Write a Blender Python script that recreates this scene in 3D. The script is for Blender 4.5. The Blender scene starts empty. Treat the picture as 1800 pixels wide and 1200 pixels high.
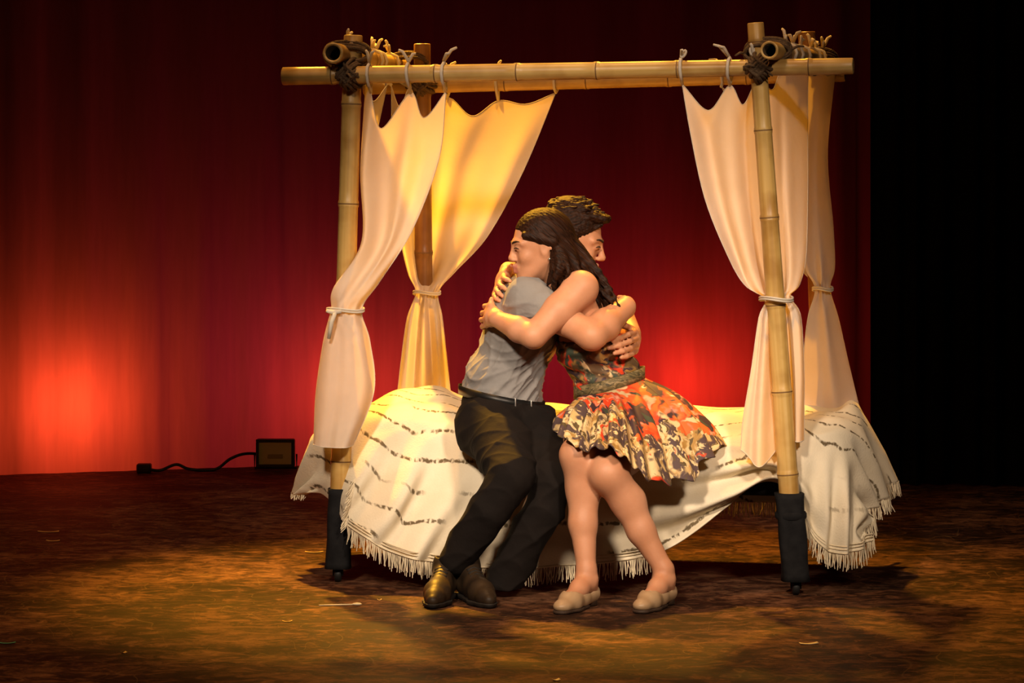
import bpy, math, random
import numpy as np
from mathutils import Vector, Matrix

random.seed(7); rng = np.random.default_rng(7)
scene = bpy.context.scene
COL = scene.collection

# ------------------------------------------------------------------ camera
F_PX, CAM_D, CAM_H, HOR = 5400.0, 10.0, 1.32, 318.0
cam_data = bpy.data.cameras.new('camera'); cam = bpy.data.objects.new('camera', cam_data)
COL.objects.link(cam); scene.camera = cam
cam.location = (0, -CAM_D, CAM_H); cam.rotation_euler = (math.pi/2, 0, 0)
cam_data.sensor_width = 36; cam_data.lens = 36*F_PX/1800
cam_data.shift_y = -(600-HOR)/1800
cam_data.clip_end = 100

def W(px, py, Y):
    """photo pixel plus depth in metres -> point in the place"""
    d = Y+CAM_D
    return Vector(((px-900)*d/F_PX, Y, CAM_H-(py-HOR)*d/F_PX))

# ------------------------------------------------------------------ world, lights, exposure
scene.view_settings.view_transform = 'Standard'
scene.view_settings.look = 'None'
scene.view_settings.gamma = 1
scene.view_settings.use_curve_mapping = False
scene.view_settings.exposure = 0.0
world = bpy.data.worlds.new('dark_theatre'); scene.world = world; world.use_nodes = True
world.node_tree.nodes['Background'].inputs[0].default_value = (0.5, 0.32, 0.25, 1)
world.node_tree.nodes['Background'].inputs[1].default_value = 0.004

def spot(name, loc, target, power, color, cone, blend=0.5, size=0.1):
    l = bpy.data.lights.new(name, 'SPOT'); l.energy = power; l.color = color
    l.spot_size = math.radians(cone); l.spot_blend = blend; l.shadow_soft_size = size
    o = bpy.data.objects.new(name, l); COL.objects.link(o); o.location = loc
    o.rotation_euler = (Vector(target)-Vector(loc)).to_track_quat('-Z', 'Y').to_euler()
    return o
def point(name, loc, power, color, size=0.08):
    l = bpy.data.lights.new(name, 'POINT'); l.energy = power; l.color = color; l.shadow_soft_size = size
    o = bpy.data.objects.new(name, l); COL.objects.link(o); o.location = loc
    return o
# amber rig overhead and behind the bed, soft neutral front-of-house light
spot('amber_backlight', (-1.2, 3.1, 4.6), (-0.40, 0.55, 0.8), 4200, (1.0, 0.46, 0.035), 30, 1.0, 0.10)
spot('amber_backlight_right', (0.6, 3.2, 4.9), (0.45, 0.35, 0.45), 2000, (1.0, 0.45, 0.035), 38, 1.0, 0.12)
spot('front_of_house_light', (-1.7, -7.4, 5.0), (0.15, -0.05, 0.62), 3400, (1.0, 0.77, 0.56), 17, 1.0, 0.4)
spot('front_of_house_light_right', (2.4, -7.6, 4.6), (0.3, -0.05, 0.62), 2400, (1.0, 0.76, 0.55), 17, 1.0, 0.4)
spot('amber_floor_wash', (-0.7, -0.8, 6.8), (-0.3, -1.0, 0.0), 620, (1.0, 0.50, 0.19), 84, 1.0, 0.25)
# lamps standing behind the translucent backdrop
for px, Yb, zz, pw, c in ((105, 4.17, 0.31, 17, (1, 0.085, 0.022)), (590, 4.64, 0.33, 12, (1, 0.06, 0.03)),
                      (1195, 4.82, 0.36, 13, (1, 0.035, 0.014)), (420, 4.75, 0.45, 2.6, (0.9, 0.02, 0.16)),
                      (930, 4.95, 0.5, 3.5, (0.9, 0.02, 0.10)), (-330, 3.3, 0.3, 14, (1, 0.05, 0.02))):
    point('backdrop_lamp', ((px-900)*(10+Yb)/F_PX, Yb, zz), pw, c, 0.08)

# ------------------------------------------------------------------ materials
def new_mat(name):
    m = bpy.data.materials.new(name); m.use_nodes = True
    nt = m.node_tree; nt.nodes.clear()
    out = nt.nodes.new('ShaderNodeOutputMaterial')
    return m, nt, out
def nd(nt, kind, **kw):
    n = nt.nodes.new(kind)
    for k, v in kw.items():
        if k.startswith('i_'):
            key = k[2:]
            key = int(key) if key.isdigit() else key
            n.inputs[key].default_value = v
        else: setattr(n, k, v)
    return n
def ramp(nt, stops, interp='LINEAR'):
    r = nt.nodes.new('ShaderNodeValToRGB'); cr = r.color_ramp; cr.interpolation = interp
    while len(cr.elements) < len(stops): cr.elements.new(0.5)
    for e, (p, c) in zip(cr.elements, stops):
        e.position = p; e.color = (*c, 1)
    return r
def plain(name, color, rough=0.6, color2=None, scale=20, stretch=(1, 1, 1), bump=0.0, bump_scale=60, spec=0.3, metal=0, sheen=0, coords='Object', detail=4):
    m, nt, out = new_mat(name); L = nt.links.new
    b = nd(nt, 'ShaderNodeBsdfPrincipled'); b.inputs['Roughness'].default_value = rough
    b.inputs['Specular IOR Level'].default_value = spec; b.inputs['Metallic'].default_value = metal
    if sheen: b.inputs['Sheen Weight'].default_value = sheen
    tc = nd(nt, 'ShaderNodeTexCoord'); mp = nd(nt, 'ShaderNodeMapping'); mp.inputs['Scale'].default_value = stretch
    L(tc.outputs[coords], mp.inputs[0])
    n = nd(nt, 'ShaderNodeTexNoise', i_Scale=scale, i_Detail=detail); L(mp.outputs[0], n.inputs['Vector'])
    r = ramp(nt, [(0.3, color), (0.7, color2 or tuple(min(1, c*1.18) for c in color))])
    L(n.outputs['Fac'], r.inputs[0]); L(r.outputs[0], b.inputs['Base Color'])
    if bump:
        n2 = nd(nt, 'ShaderNodeTexNoise', i_Scale=bump_scale, i_Detail=4); L(mp.outputs[0], n2.inputs['Vector'])
        bp = nd(nt, 'ShaderNodeBump', i_Strength=bump, i_Distance=0.01); L(n2.outputs['Fac'], bp.inputs['Height'])
        L(bp.outputs[0], b.inputs['Normal'])
    L(b.outputs[0], out.inputs[0])
    return m
def cloth(name, color, trans=0.35, color2=None, wave=700, tint=None):
    m, nt, out = new_mat(name); L = nt.links.new
    tc = nd(nt, 'ShaderNodeTexCoord')
    n = nd(nt, 'ShaderNodeTexNoise', i_Scale=9, i_Detail=5); L(tc.outputs['Object'], n.inputs['Vector'])
    r = ramp(nt, [(0.3, color2 or tuple(c*0.9 for c in color)), (0.65, color)]); L(n.outputs['Fac'], r.inputs[0])
    n2 = nd(nt, 'ShaderNodeTexNoise', i_Scale=wave, i_Detail=2); L(tc.outputs['Object'], n2.inputs['Vector'])
    n3 = nd(nt, 'ShaderNodeTexNoise', i_Scale=22, i_Detail=3); L(tc.outputs['Object'], n3.inputs['Vector'])
    add = nd(nt, 'ShaderNodeMath', operation='MULTIPLY_ADD'); L(n2.outputs['Fac'], add.inputs[0]); add.inputs[1].default_value = 0.15; L(n3.outputs['Fac'], add.inputs[2])
    bp = nd(nt, 'ShaderNodeBump', i_Strength=0.25, i_Distance=0.012); L(add.outputs[0], bp.inputs['Height'])
    d = nd(nt, 'ShaderNodeBsdfDiffuse'); t = nd(nt, 'ShaderNodeBsdfTranslucent'); mx = nd(nt, 'ShaderNodeMixShader', i_0=trans)
    L(r.outputs[0], d.inputs[0]); L(bp.outputs[0], d.inputs['Normal'])
    t.inputs[0].default_value = (*(tint or color), 1)
    L(d.outputs[0], mx.inputs[1]); L(t.outputs[0], mx.inputs[2]); L(mx.outputs[0], out.inputs[0])
    return m

def bamboo_mat(name, c1, c2, c3):
    m, nt, out = new_mat(name); L = nt.links.new
    b = nd(nt, 'ShaderNodeBsdfPrincipled', i_Roughness=0.38); b.inputs['Specular IOR Level'].default_value = 0.45
    tc = nd(nt, 'ShaderNodeTexCoord'); mp = nd(nt, 'ShaderNodeMapping'); mp.inputs['Scale'].default_value = (60, 60, 1.6)
    L(tc.outputs['Object'], mp.inputs[0])
    n = nd(nt, 'ShaderNodeTexNoise', i_Scale=1.0, i_Detail=5); L(mp.outputs[0], n.inputs['Vector'])
    r = ramp(nt, [(0.25, c1), (0.5, c2), (0.72, c3)]); L(n.outputs['Fac'], r.inputs[0])
    n2 = nd(nt, 'ShaderNodeTexNoise', i_Scale=7, i_Detail=3); L(tc.outputs['Object'], n2.inputs['Vector'])
    r2 = ramp(nt, [(0.35, (0.62, 0.5, 0.35)), (0.55, (1, 1, 1))]); L(n2.outputs['Fac'], r2.inputs[0])
    mx = nd(nt, 'ShaderNodeMix', data_type='RGBA', blend_type='MULTIPLY'); mx.inputs[0].default_value = 0.8
    L(r.outputs[0], mx.inputs[6]); L(r2.outputs[0], mx.inputs[7]); L(mx.outputs[2], b.inputs['Base Color'])
    bp = nd(nt, 'ShaderNodeBump', i_Strength=0.2, i_Distance=0.004); L(n.outputs['Fac'], bp.inputs['Height']); L(bp.outputs[0], b.inputs['Normal'])
    L(b.outputs[0], out.inputs[0])
    return m

M = {}
M['bamboo'] = bamboo_mat('bamboo_cane', (0.42, 0.25, 0.07), (0.56, 0.36, 0.11), (0.66, 0.46, 0.18))
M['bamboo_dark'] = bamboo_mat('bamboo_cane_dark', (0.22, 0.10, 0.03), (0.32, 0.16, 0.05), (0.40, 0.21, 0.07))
M['node'] = plain('bamboo_node', (0.16, 0.085, 0.03), 0.6)
M['bamboo_inside'] = plain('bamboo_inside', (0.05, 0.03, 0.015), 0.9)
M['rope'] = plain('dark_rope', (0.075, 0.045, 0.025), 0.9, (0.14, 0.09, 0.05), 90, bump=0.6, bump_scale=200)
M['black_cloth'] = plain('black_leg_wrap', (0.006, 0.006, 0.007), 0.85, (0.012, 0.012, 0.013), 30, bump=0.3, bump_scale=25, spec=0.15)
M['black_rubber'] = plain('black_rubber', (0.01, 0.01, 0.01), 0.5)
M['curtain'] = cloth('white_muslin', (0.80, 0.73, 0.65), 0.40, tint=(0.86, 0.66, 0.34))  # white cloth; golden tint puts extra amber backlight into the translucent colour
M['tie'] = cloth('white_tape', (0.80, 0.74, 0.64), 0.25)
M['skin'] = plain('skin_fair', (0.49, 0.225, 0.120), 0.5, (0.56, 0.275, 0.160), 16, bump=0.05, bump_scale=150, spec=0.35)
M['skin_man'] = plain('skin_tan', (0.48, 0.220, 0.115), 0.5, (0.55, 0.265, 0.150), 16, bump=0.05, bump_scale=150, spec=0.35)
for k in ('skin', 'skin_man'):
    b = [n for n in M[k].node_tree.nodes if n.type == 'BSDF_PRINCIPLED'][0]
    b.inputs['Subsurface Weight'].default_value = 0.12; b.inputs['Subsurface Radius'].default_value = (0.02, 0.008, 0.004); b.inputs['Subsurface Scale'].default_value = 0.4
M['lips'] = plain('lips', (0.46, 0.17, 0.12), 0.45)
M['stubble'] = plain('stubble', (0.33, 0.17, 0.10), 0.6, (0.45, 0.24, 0.15), 120)
def hair_mat(name, c1, c2, ang, stretch):
    m, nt, out = new_mat(name); L = nt.links.new
    b = nd(nt, 'ShaderNodeBsdfPrincipled', i_Roughness=0.5); b.inputs['Specular IOR Level'].default_value = 0.1
    tc = nd(nt, 'ShaderNodeTexCoord'); mr = nd(nt, 'ShaderNodeMapping'); mr.inputs['Rotation'].default_value = (0, ang, 0); L(tc.outputs['Object'], mr.inputs[0])
    mp = nd(nt, 'ShaderNodeMapping'); mp.inputs['Scale'].default_value = stretch; L(mr.outputs[0], mp.inputs[0])
    n = nd(nt, 'ShaderNodeTexNoise', i_Scale=1, i_Detail=4, i_Distortion=0.4); L(mp.outputs[0], n.inputs['Vector'])
    r = ramp(nt, [(0.35, c1), (0.68, c2)]); L(n.outputs['Fac'], r.inputs[0]); L(r.outputs[0], b.inputs['Base Color'])
    bp = nd(nt, 'ShaderNodeBump', i_Strength=0.55, i_Distance=0.006); L(n.outputs['Fac'], bp.inputs['Height']); L(bp.outputs[0], b.inputs['Normal'])
    L(b.outputs[0], out.inputs[0]); return m
M['hair_woman'] = hair_mat('dark_brown_hair', (0.009, 0.0037, 0.0022), (0.034, 0.012, 0.0055), -0.72, (8, 150, 150))
M['hair_man'] = hair_mat('short_brown_hair', (0.009, 0.0038, 0.0022), (0.034, 0.012, 0.0055), 0.32, (30, 160, 160))
M['brow'] = plain('eyebrow_hair', (0.03, 0.016, 0.01), 0.8)
M['eye'] = plain('eye', (0.05, 0.03, 0.02), 0.25)
M['shirt'] = plain('grey_cotton', (0.19, 0.185, 0.185), 0.85, (0.235, 0.23, 0.228), 6, bump=0.25, bump_scale=40, spec=0.15, sheen=0.1)
M['trousers'] = plain('black_trousers', (0.0065, 0.0050, 0.0045), 0.9, (0.010, 0.007, 0.006), 8, bump=0.3, bump_scale=30, spec=0.15)
M['belt'] = plain('black_belt', (0.006, 0.006, 0.006), 0.4)
M['metal'] = plain('steel_tab', (0.5, 0.5, 0.48), 0.3, metal=0.9)
M['leather_man'] = plain('brown_black_leather', (0.018, 0.012, 0.008), 0.5, (0.040, 0.024, 0.012), 18, bump=0.1, spec=0.2)
M['sole'] = plain('dark_sole', (0.015, 0.012, 0.01), 0.7)
M['flat_shoe'] = plain('beige_leather', (0.40, 0.26, 0.14), 0.42, (0.46, 0.31, 0.18), 30, spec=0.5)
M['shoe_heel'] = plain('shoe_heel', (0.05, 0.03, 0.02), 0.6)
M['scrap_cream'] = plain('cream_paper', (0.7, 0.6, 0.4), 0.8)
M['scrap_amber'] = plain('amber_tape', (0.55, 0.36, 0.12), 0.7)
M['scrap_green'] = plain('green_tape', (0.05, 0.22, 0.14), 0.6)
M['lamp_body'] = plain('black_lamp_housing', (0.012, 0.012, 0.012), 0.5)
M['lamp_glass'] = plain('lamp_glass', (0.30, 0.33, 0.22), 0.15, (0.38, 0.38, 0.26), 6, spec=0.6)
M['velour'] = plain('black_velour', (0.003, 0.0028, 0.003), 1.0, (0.005, 0.0045, 0.005), 8, spec=0.03)

def floor_mat():
    m, nt, out = new_mat('scuffed_stage_floor'); L = nt.links.new
    b = nd(nt, 'ShaderNodeBsdfPrincipled')
    tc = nd(nt, 'ShaderNodeTexCoord')
    mp = nd(nt, 'ShaderNodeMapping'); mp.inputs['Rotation'].default_value = (0, 0, 0.1); mp.inputs['Scale'].default_value = (0.8, 1.0, 1); L(tc.outputs['Object'], mp.inputs[0])
    n1 = nd(nt, 'ShaderNodeTexNoise', i_Scale=2.2, i_Detail=4, i_Roughness=0.6, i_Distortion=0.5); L(mp.outputs[0], n1.inputs['Vector'])
    n2 = nd(nt, 'ShaderNodeTexNoise', i_Scale=16.0, i_Detail=8, i_Roughness=0.78, i_Distortion=0.8); L(mp.outputs[0], n2.inputs['Vector'])
    sm = nd(nt, 'ShaderNodeMath', operation='MULTIPLY_ADD'); L(n2.outputs['Fac'], sm.inputs[0]); sm.inputs[1].default_value = 1.9; L(n1.outputs['Fac'], sm.inputs[2])
    r1 = ramp(nt, [(0.0, (0.008, 0.005, 0.004)), (0.38, (0.020, 0.0100, 0.0065)), (0.50, (0.052, 0.0235, 0.013)), (0.60, (0.108, 0.049, 0.025)), (1.0, (0.29, 0.14, 0.075))])
    mr = nd(nt, 'ShaderNodeMapRange'); mr.inputs[1].default_value = 0.85; mr.inputs[2].default_value = 2.05; L(sm.outputs[0], mr.inputs[0]); L(mr.outputs[0], r1.inputs[0])
    # swept arc scratches
    mp3 = nd(nt, 'ShaderNodeMapping'); mp3.inputs['Scale'].default_value = (1.6, 1.1, 1); L(tc.outputs['Object'], mp3.inputs[0])
    v = nd(nt, 'ShaderNodeTexNoise', i_Scale=1.5, i_Detail=1, i_Distortion=2.0); L(mp3.outputs[0], v.inputs['Vector'])
    r3 = ramp(nt, [(0.494, (0, 0, 0)), (0.5, (1, 1, 1)), (0.506, (0, 0, 0))]); L(v.outputs['Fac'], r3.inputs[0])
    msk = nd(nt, 'ShaderNodeMath', operation='MULTIPLY'); L(r3.outputs[0], msk.inputs[0]); L(n2.outputs['Fac'], msk.inputs[1])
    mx2 = nd(nt, 'ShaderNodeMix', data_type='RGBA'); L(msk.outputs[0], mx2.inputs[0]); L(r1.outputs[0], mx2.inputs[6]); mx2.inputs[7].default_value = (0.17, 0.10, 0.045, 1)
    L(mx2.outputs[2], b.inputs['Base Color'])
    rr = nd(nt, 'ShaderNodeMapRange'); rr.inputs[3].default_value = 0.42; rr.inputs[4].default_value = 0.75; L(n2.outputs['Fac'], rr.inputs[0]); L(rr.outputs[0], b.inputs['Roughness'])
    b.inputs['Specular IOR Level'].default_value = 0.05
    bp = nd(nt, 'ShaderNodeBump', i_Strength=0.15, i_Distance=0.004); L(n2.outputs['Fac'], bp.inputs['Height']); L(bp.outputs[0], b.inputs['Normal'])
    L(b.outputs[0], out.inputs[0]); return m
M['floor'] = floor_mat()

def backdrop_mat():
    m, nt, out = new_mat('red_backdrop_cloth'); L = nt.links.new
    tc = nd(nt, 'ShaderNodeTexCoord'); mp = nd(nt, 'ShaderNodeMapping'); mp.inputs['Scale'].default_value = (30, 30, 3); L(tc.outputs['Object'], mp.inputs[0])
    n = nd(nt, 'ShaderNodeTexNoise', i_Scale=1.5, i_Detail=6); L(mp.outputs[0], n.inputs['Vector'])
    r = ramp(nt, [(0.3, (0.43, 0.33, 0.33)), (0.7, (0.49, 0.37, 0.37))]); L(n.outputs['Fac'], r.inputs[0])
    d = nd(nt, 'ShaderNodeBsdfDiffuse'); t = nd(nt, 'ShaderNodeBsdfTranslucent'); mx = nd(nt, 'ShaderNodeMixShader', i_0=0.6)
    d.inputs[0].default_value = (0.07, 0.012, 0.015, 1)
    L(r.outputs[0], t.inputs[0]); L(d.outputs[0], mx.inputs[1]); L(t.outputs[0], mx.inputs[2]); L(mx.outputs[0], out.inputs[0]); return m
M['backdrop'] = backdrop_mat()

def blanket_mat():
    """cream weave with broken dark embroidered lines running along the cloth (UV: x = along, y = across in metres)"""
    m, nt, out = new_mat('cream_blanket_weave'); L = nt.links.new
    tc = nd(nt, 'ShaderNodeTexCoord'); sx = nd(nt, 'ShaderNodeSeparateXYZ'); L(tc.outputs['UV'], sx.inputs[0])
    n = nd(nt, 'ShaderNodeTexNoise', i_Scale=6, i_Detail=5); L(tc.outputs['Object'], n.inputs['Vector'])
    base = ramp(nt, [(0.3, (0.66, 0.58, 0.43)), (0.7, (0.78, 0.71, 0.56))]); L(n.outputs['Fac'], base.inputs[0])
    # wobble of the line
    mpw = nd(nt, 'ShaderNodeMapping'); mpw.inputs['Scale'].default_value = (60, 60, 1); L(tc.outputs['UV'], mpw.inputs[0])
    nw = nd(nt, 'ShaderNodeTexNoise', i_Scale=1, i_Detail=3); L(mpw.outputs[0], nw.inputs['Vector'])
    wob = nd(nt, 'ShaderNodeMath', operation='MULTIPLY_ADD'); L(nw.outputs['Fac'], wob.inputs[0]); wob.inputs[1].default_value = 0.022; L(sx.outputs[1], wob.inputs[2])
    fr = nd(nt, 'ShaderNodeMath', operation='PINGPONG'); L(wob.outputs[0], fr.inputs[0]); fr.inputs[1].default_value = 0.055
    ln = nd(nt, 'ShaderNodeMapRange', interpolation_type='SMOOTHSTEP'); L(fr.outputs[0], ln.inputs[0]); ln.inputs[1].default_value = 0.0095; ln.inputs[2].default_value = 0.003
    # gaps between dashes, different on each line
    fl = nd(nt, 'ShaderNodeMath', operation='SNAP'); L(sx.outputs[1], fl.inputs[0]); fl.inputs[1].default_value = 0.11
    cb = nd(nt, 'ShaderNodeCombineXYZ'); L(sx.outputs[0], cb.inputs[0]); L(fl.outputs[0], cb.inputs[1])
    mpg = nd(nt, 'ShaderNodeMapping'); mpg.inputs['Scale'].default_value = (4.2, 90, 1); L(cb.outputs[0], mpg.inputs[0])
    ng = nd(nt, 'ShaderNodeTexNoise', i_Scale=1, i_Detail=1); L(mpg.outputs[0], ng.inputs['Vector'])
    gap = nd(nt, 'ShaderNodeMapRange', interpolation_type='SMOOTHSTEP'); L(ng.outputs['Fac'], gap.inputs[0]); gap.inputs[1].default_value = 0.45; gap.inputs[2].default_value = 0.51
    mpd = nd(nt, 'ShaderNodeMapping'); mpd.inputs['Scale'].default_value = (75, 20, 1); L(tc.outputs['UV'], mpd.inputs[0])
    ndh = nd(nt, 'ShaderNodeTexNoise', i_Scale=1, i_Detail=2); L(mpd.outputs[0], ndh.inputs['Vector'])
    dsh = nd(nt, 'ShaderNodeMapRange', interpolation_type='SMOOTHSTEP'); L(ndh.outputs['Fac'], dsh.inputs[0]); dsh.inputs[1].default_value = 0.38; dsh.inputs[2].default_value = 0.52
    m1 = nd(nt, 'ShaderNodeMath', operation='MULTIPLY'); L(ln.outputs[0], m1.inputs[0]); L(gap.outputs[0], m1.inputs[1])
    m2 = nd(nt, 'ShaderNodeMath', operation='MULTIPLY'); L(m1.outputs[0], m2.inputs[0]); L(dsh.outputs[0], m2.inputs[1])
    mx = nd(nt, 'ShaderNodeMix', data_type='RGBA'); L(m2.outputs[0], mx.inputs[0]); L(base.outputs[0], mx.inputs[6]); mx.inputs[7].default_value = (0.14, 0.105, 0.06, 1)
    b = nd(nt, 'ShaderNodeBsdfPrincipled', i_Roughness=0.9); b.inputs['Specular IOR Level'].default_value = 0.1
    L(mx.outputs[2], b.inputs['Base Color'])
    nb = nd(nt, 'ShaderNodeTexNoise', i_Scale=160, i_Detail=3); L(tc.outputs['Object'], nb.inputs['Vector'])
    bp = nd(nt, 'ShaderNodeBump', i_Strength=0.3, i_Distance=0.004); L(nb.outputs['Fac'], bp.inputs['Height']); L(bp.outputs[0], b.inputs['Normal'])
    L(b.outputs[0], out.inputs[0]); return m
M['blanket'] = blanket_mat()
M['fringe'] = plain('cream_yarn', (0.62, 0.52, 0.36), 0.95, (0.75, 0.66, 0.48), 40, spec=0.1)

def floral(name, base, layers, warp=0.10):
    """painted print: each layer is (colour, scale, threshold, softness, stretch, seed)"""
    m, nt, out = new_mat(name); L = nt.links.new
    tc = nd(nt, 'ShaderNodeTexCoord')
    nz = nd(nt, 'ShaderNodeTexNoise', i_Scale=9, i_Detail=3); L(tc.outputs['Object'], nz.inputs['Vector'])
    sc = nd(nt, 'ShaderNodeVectorMath', operation='SCALE'); L(nz.outputs['Color'], sc.inputs[0]); sc.inputs['Scale'].default_value = warp
    ad = nd(nt, 'ShaderNodeVectorMath', operation='ADD'); L(tc.outputs['Object'], ad.inputs[0]); L(sc.outputs[0], ad.inputs[1])
    cur = None
    for col, scale, th, soft, stretch, seed in layers:
        mp = nd(nt, 'ShaderNodeMapping'); mp.inputs['Scale'].default_value = stretch; mp.inputs['Location'].default_value = (seed, seed*1.7, seed*0.6); L(ad.outputs[0], mp.inputs[0])
        n = nd(nt, 'ShaderNodeTexNoise', i_Scale=scale, i_Detail=2.5, i_Roughness=0.55); L(mp.outputs[0], n.inputs['Vector'])
        mr = nd(nt, 'ShaderNodeMapRange', interpolation_type='SMOOTHSTEP'); mr.inputs[1].default_value = th-soft; mr.inputs[2].default_value = th+soft; L(n.outputs['Fac'], mr.inputs[0])
        mx = nd(nt, 'ShaderNodeMix', data_type='RGBA'); L(mr.outputs[0], mx.inputs[0])
        if cur is None: mx.inputs[6].default_value = (*base, 1)
        else: L(cur, mx.inputs[6])
        mx.inputs[7].default_value = (*col, 1); cur = mx.outputs[2]
    b = nd(nt, 'ShaderNodeBsdfPrincipled', i_Roughness=0.6); b.inputs['Specular IOR Level'].default_value = 0.25
    L(cur, b.inputs['Base Color']); L(b.outputs[0], out.inputs[0]); return m
RED, CRM, DRK, GRN, OCH, PNK = (0.66, 0.06, 0.018), (0.66, 0.50, 0.27), (0.050, 0.028, 0.034), (0.05, 0.065, 0.045), (0.36, 0.21, 0.06), (0.66, 0.28, 0.20)
I3 = (1, 1, 1)
M['dress_bodice'] = floral('floral_bodice', (0.15, 0.095, 0.05), [(OCH, 16, .55, .05, I3, 1), (DRK, 20, .52, .04, (1, 1, 1.8), 4), (RED, 13, .57, .03, I3, 9), (CRM, 22, .62, .03, I3, 3), (GRN, 18, .60, .04, I3, 14)])
M['dress_band'] = floral('olive_waistband', (0.13, 0.10, 0.045), [((0.24, 0.18, 0.09), 60, .55, .06, (1, 1, 2), 2), ((0.06, 0.05, 0.025), 50, .56, .05, (1, 1, 3), 7)])
M['skirt_upper'] = floral('floral_skirt_red', RED, [((0.72, 0.13, 0.03), 16, .50, .08, I3, 2), (OCH, 14, .63, .04, I3, 5), (CRM, 13, .60, .03, (1, 1, 1.2), 11), (PNK, 17, .61, .05, I3, 21), (DRK, 11, .535, .03, (1.3, 1, 1), 8), (GRN, 15, .62, .03, I3, 17)])
M['skirt_lower'] = floral('floral_skirt_ochre', CRM, [(OCH, 13, .50, .06, (1.6, 1.6, .7), 2), ((0.55, 0.38, 0.16), 20, .54, .05, (1.6, 1.6, .6), 6), ((0.085, 0.055, 0.055), 9, .51, .03, (1.7, 1.7, .8), 5), (CRM, 26, .58, .03, (1.8, 1.8, .6), 15), ((0.10, 0.07, 0.03), 28, .60, .03, (1.8, 1.8, .6), 25), (RED, 12, .64, .03, I3, 12)], 0.16)

# ------------------------------------------------------------------ mesh helpers
def world_of(o):
    m = o.matrix_basis.copy()
    return world_of(o.parent) @ o.matrix_parent_inverse @ m if o.parent else m
def put_under(o, parent):
    o.parent = parent; o.matrix_parent_inverse = world_of(parent).inverted()
    return o
def mesh_obj(name, verts, faces, mat=None, parent=None, smooth=True, uvs=None):
    me = bpy.data.meshes.new(name)
    me.from_pydata([tuple(v) for v in verts], [], [tuple(f) for f in faces]); me.update()
    if smooth: me.polygons.foreach_set('use_smooth', [True]*len(me.polygons))
    if uvs is not None:
        ul = me.uv_layers.new(name='UVMap'); li = np.empty(len(me.loops), 'i4'); me.loops.foreach_get('vertex_index', li)
        ul.data.foreach_set('uv', np.asarray(uvs, 'f4')[li].ravel())
    for mm in (mat if isinstance(mat, (list, tuple)) else [mat]):
        if mm: me.materials.append(mm)
    o = bpy.data.objects.new(name, me); COL.objects.link(o)
    if parent: put_under(o, parent)
    return o
def thing(name, loc, label, cat, group=None):
    o = bpy.data.objects.new(name, None); COL.objects.link(o); o.location = loc; o.empty_display_size = 0.1
    tag(o, label, cat, group); return o
def tag(o, label=None, cat=None, group=None, kind=None):
    for k, v in (('label', label), ('category', cat), ('group', group), ('kind', kind)):
        if v: o[k] = v
    return o
def catmull(P, n, closed=False):
    """resample control points P (k, ...) along axis 0 to n points"""
    P = np.asarray(P, float); k = len(P)
    if closed: t = np.linspace(0, k, n, endpoint=False)
    else: t = np.linspace(0, k-1, n)
    i = np.floor(t).astype(int)
    if not closed: i = np.minimum(i, k-2)
    f = (t-i).reshape((-1,)+(1,)*(P.ndim-1))
    if closed: g = lambda j: P[j % k]
    else:
        E = np.concatenate([[2*P[0]-P[1]], P, [2*P[-1]-P[-2]]]); g = lambda j: E[np.clip(j+1, 0, k+1)]
    a, b, c, d = g(i-1), g(i), g(i+1), g(i+2)
    return 0.5*((2*b)+(c-a)*f+(2*a-5*b+4*c-d)*f*f+(3*b-a-3*c+d)*f**3)
def grid_faces(nr, nc, closed=False):
    fs = []; m = nc if closed else nc-1
    for r in range(nr-1):
        for c in range(m):
            c2 = (c+1) % nc
            fs.append((r*nc+c, r*nc+c2, (r+1)*nc+c2, (r+1)*nc+c))
    return fs
def tube(pts, rad, n=6, caps=True):
    pts = [Vector(p) for p in pts]; m = len(pts)
    rads = rad if isinstance(rad, (list, tuple, np.ndarray)) else [rad]*m
    V = []; Fs = []; prev = None
    for i, p in enumerate(pts):
        t = (pts[min(i+1, m-1)]-pts[max(i-1, 0)])
        t = t.normalized() if t.length > 1e-9 else Vector((0, 0, 1))
        if prev is None: a = t.orthogonal().normalized()
        else:
            a = prev-t*prev.dot(t); a = a.normalized() if a.length > 1e-6 else t.orthogonal().normalized()
        prev = a; b = t.cross(a)
        for j in range(n):
            an = 2*math.pi*j/n
            V.append(p+(a*math.cos(an)+b*math.sin(an))*rads[i])
    for i in range(m-1):
        for j in range(n):
            Fs.append((i*n+j, i*n+(j+1) % n, (i+1)*n+(j+1) % n, (i+1)*n+j))
    if caps: Fs.append(tuple(range(n))[::-1]); Fs.append(tuple((m-1)*n+j for j in range(n)))
    return V, Fs
def join(parts):
    V = []; Fs = []
    for v, f in parts:
        o = len(V); V += list(v); Fs += [tuple(i+o for i in q) for q in f]
    return V, Fs
def lathe(prof, n=24, cap=True):
    V = []; Fs = []
    for r, z in prof:
        for j in range(n): V.append((r*math.cos(2*math.pi*j/n), r*math.sin(2*math.pi*j/n), z))
    for i in range(len(prof)-1):
        for j in range(n): Fs.append((i*n+j, i*n+(j+1) % n, (i+1)*n+(j+1) % n, (i+1)*n+j))
    if cap: Fs.append(tuple(range(n))[::-1]); Fs.append(tuple((len(prof)-1)*n+j for j in range(n)))
    return V, Fs
def box(lo, hi, bev=0.0):
    import bmesh
    bm = bmesh.new(); bmesh.ops.create_cube(bm, size=1)
    for v in bm.verts: v.co = Vector([lo[i]+(v.co[i]+0.5)*(hi[i]-lo[i]) for i in range(3)])
    if bev: bmesh.ops.bevel(bm, geom=bm.edges[:], offset=bev, segments=3, profile=0.5, affect='EDGES')
    V = [v.co.copy() for v in bm.verts]; bm.verts.index_update(); Fs = [tuple(v.index for v in f.verts) for f in bm.faces]
    bm.free(); return V, Fs

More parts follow.
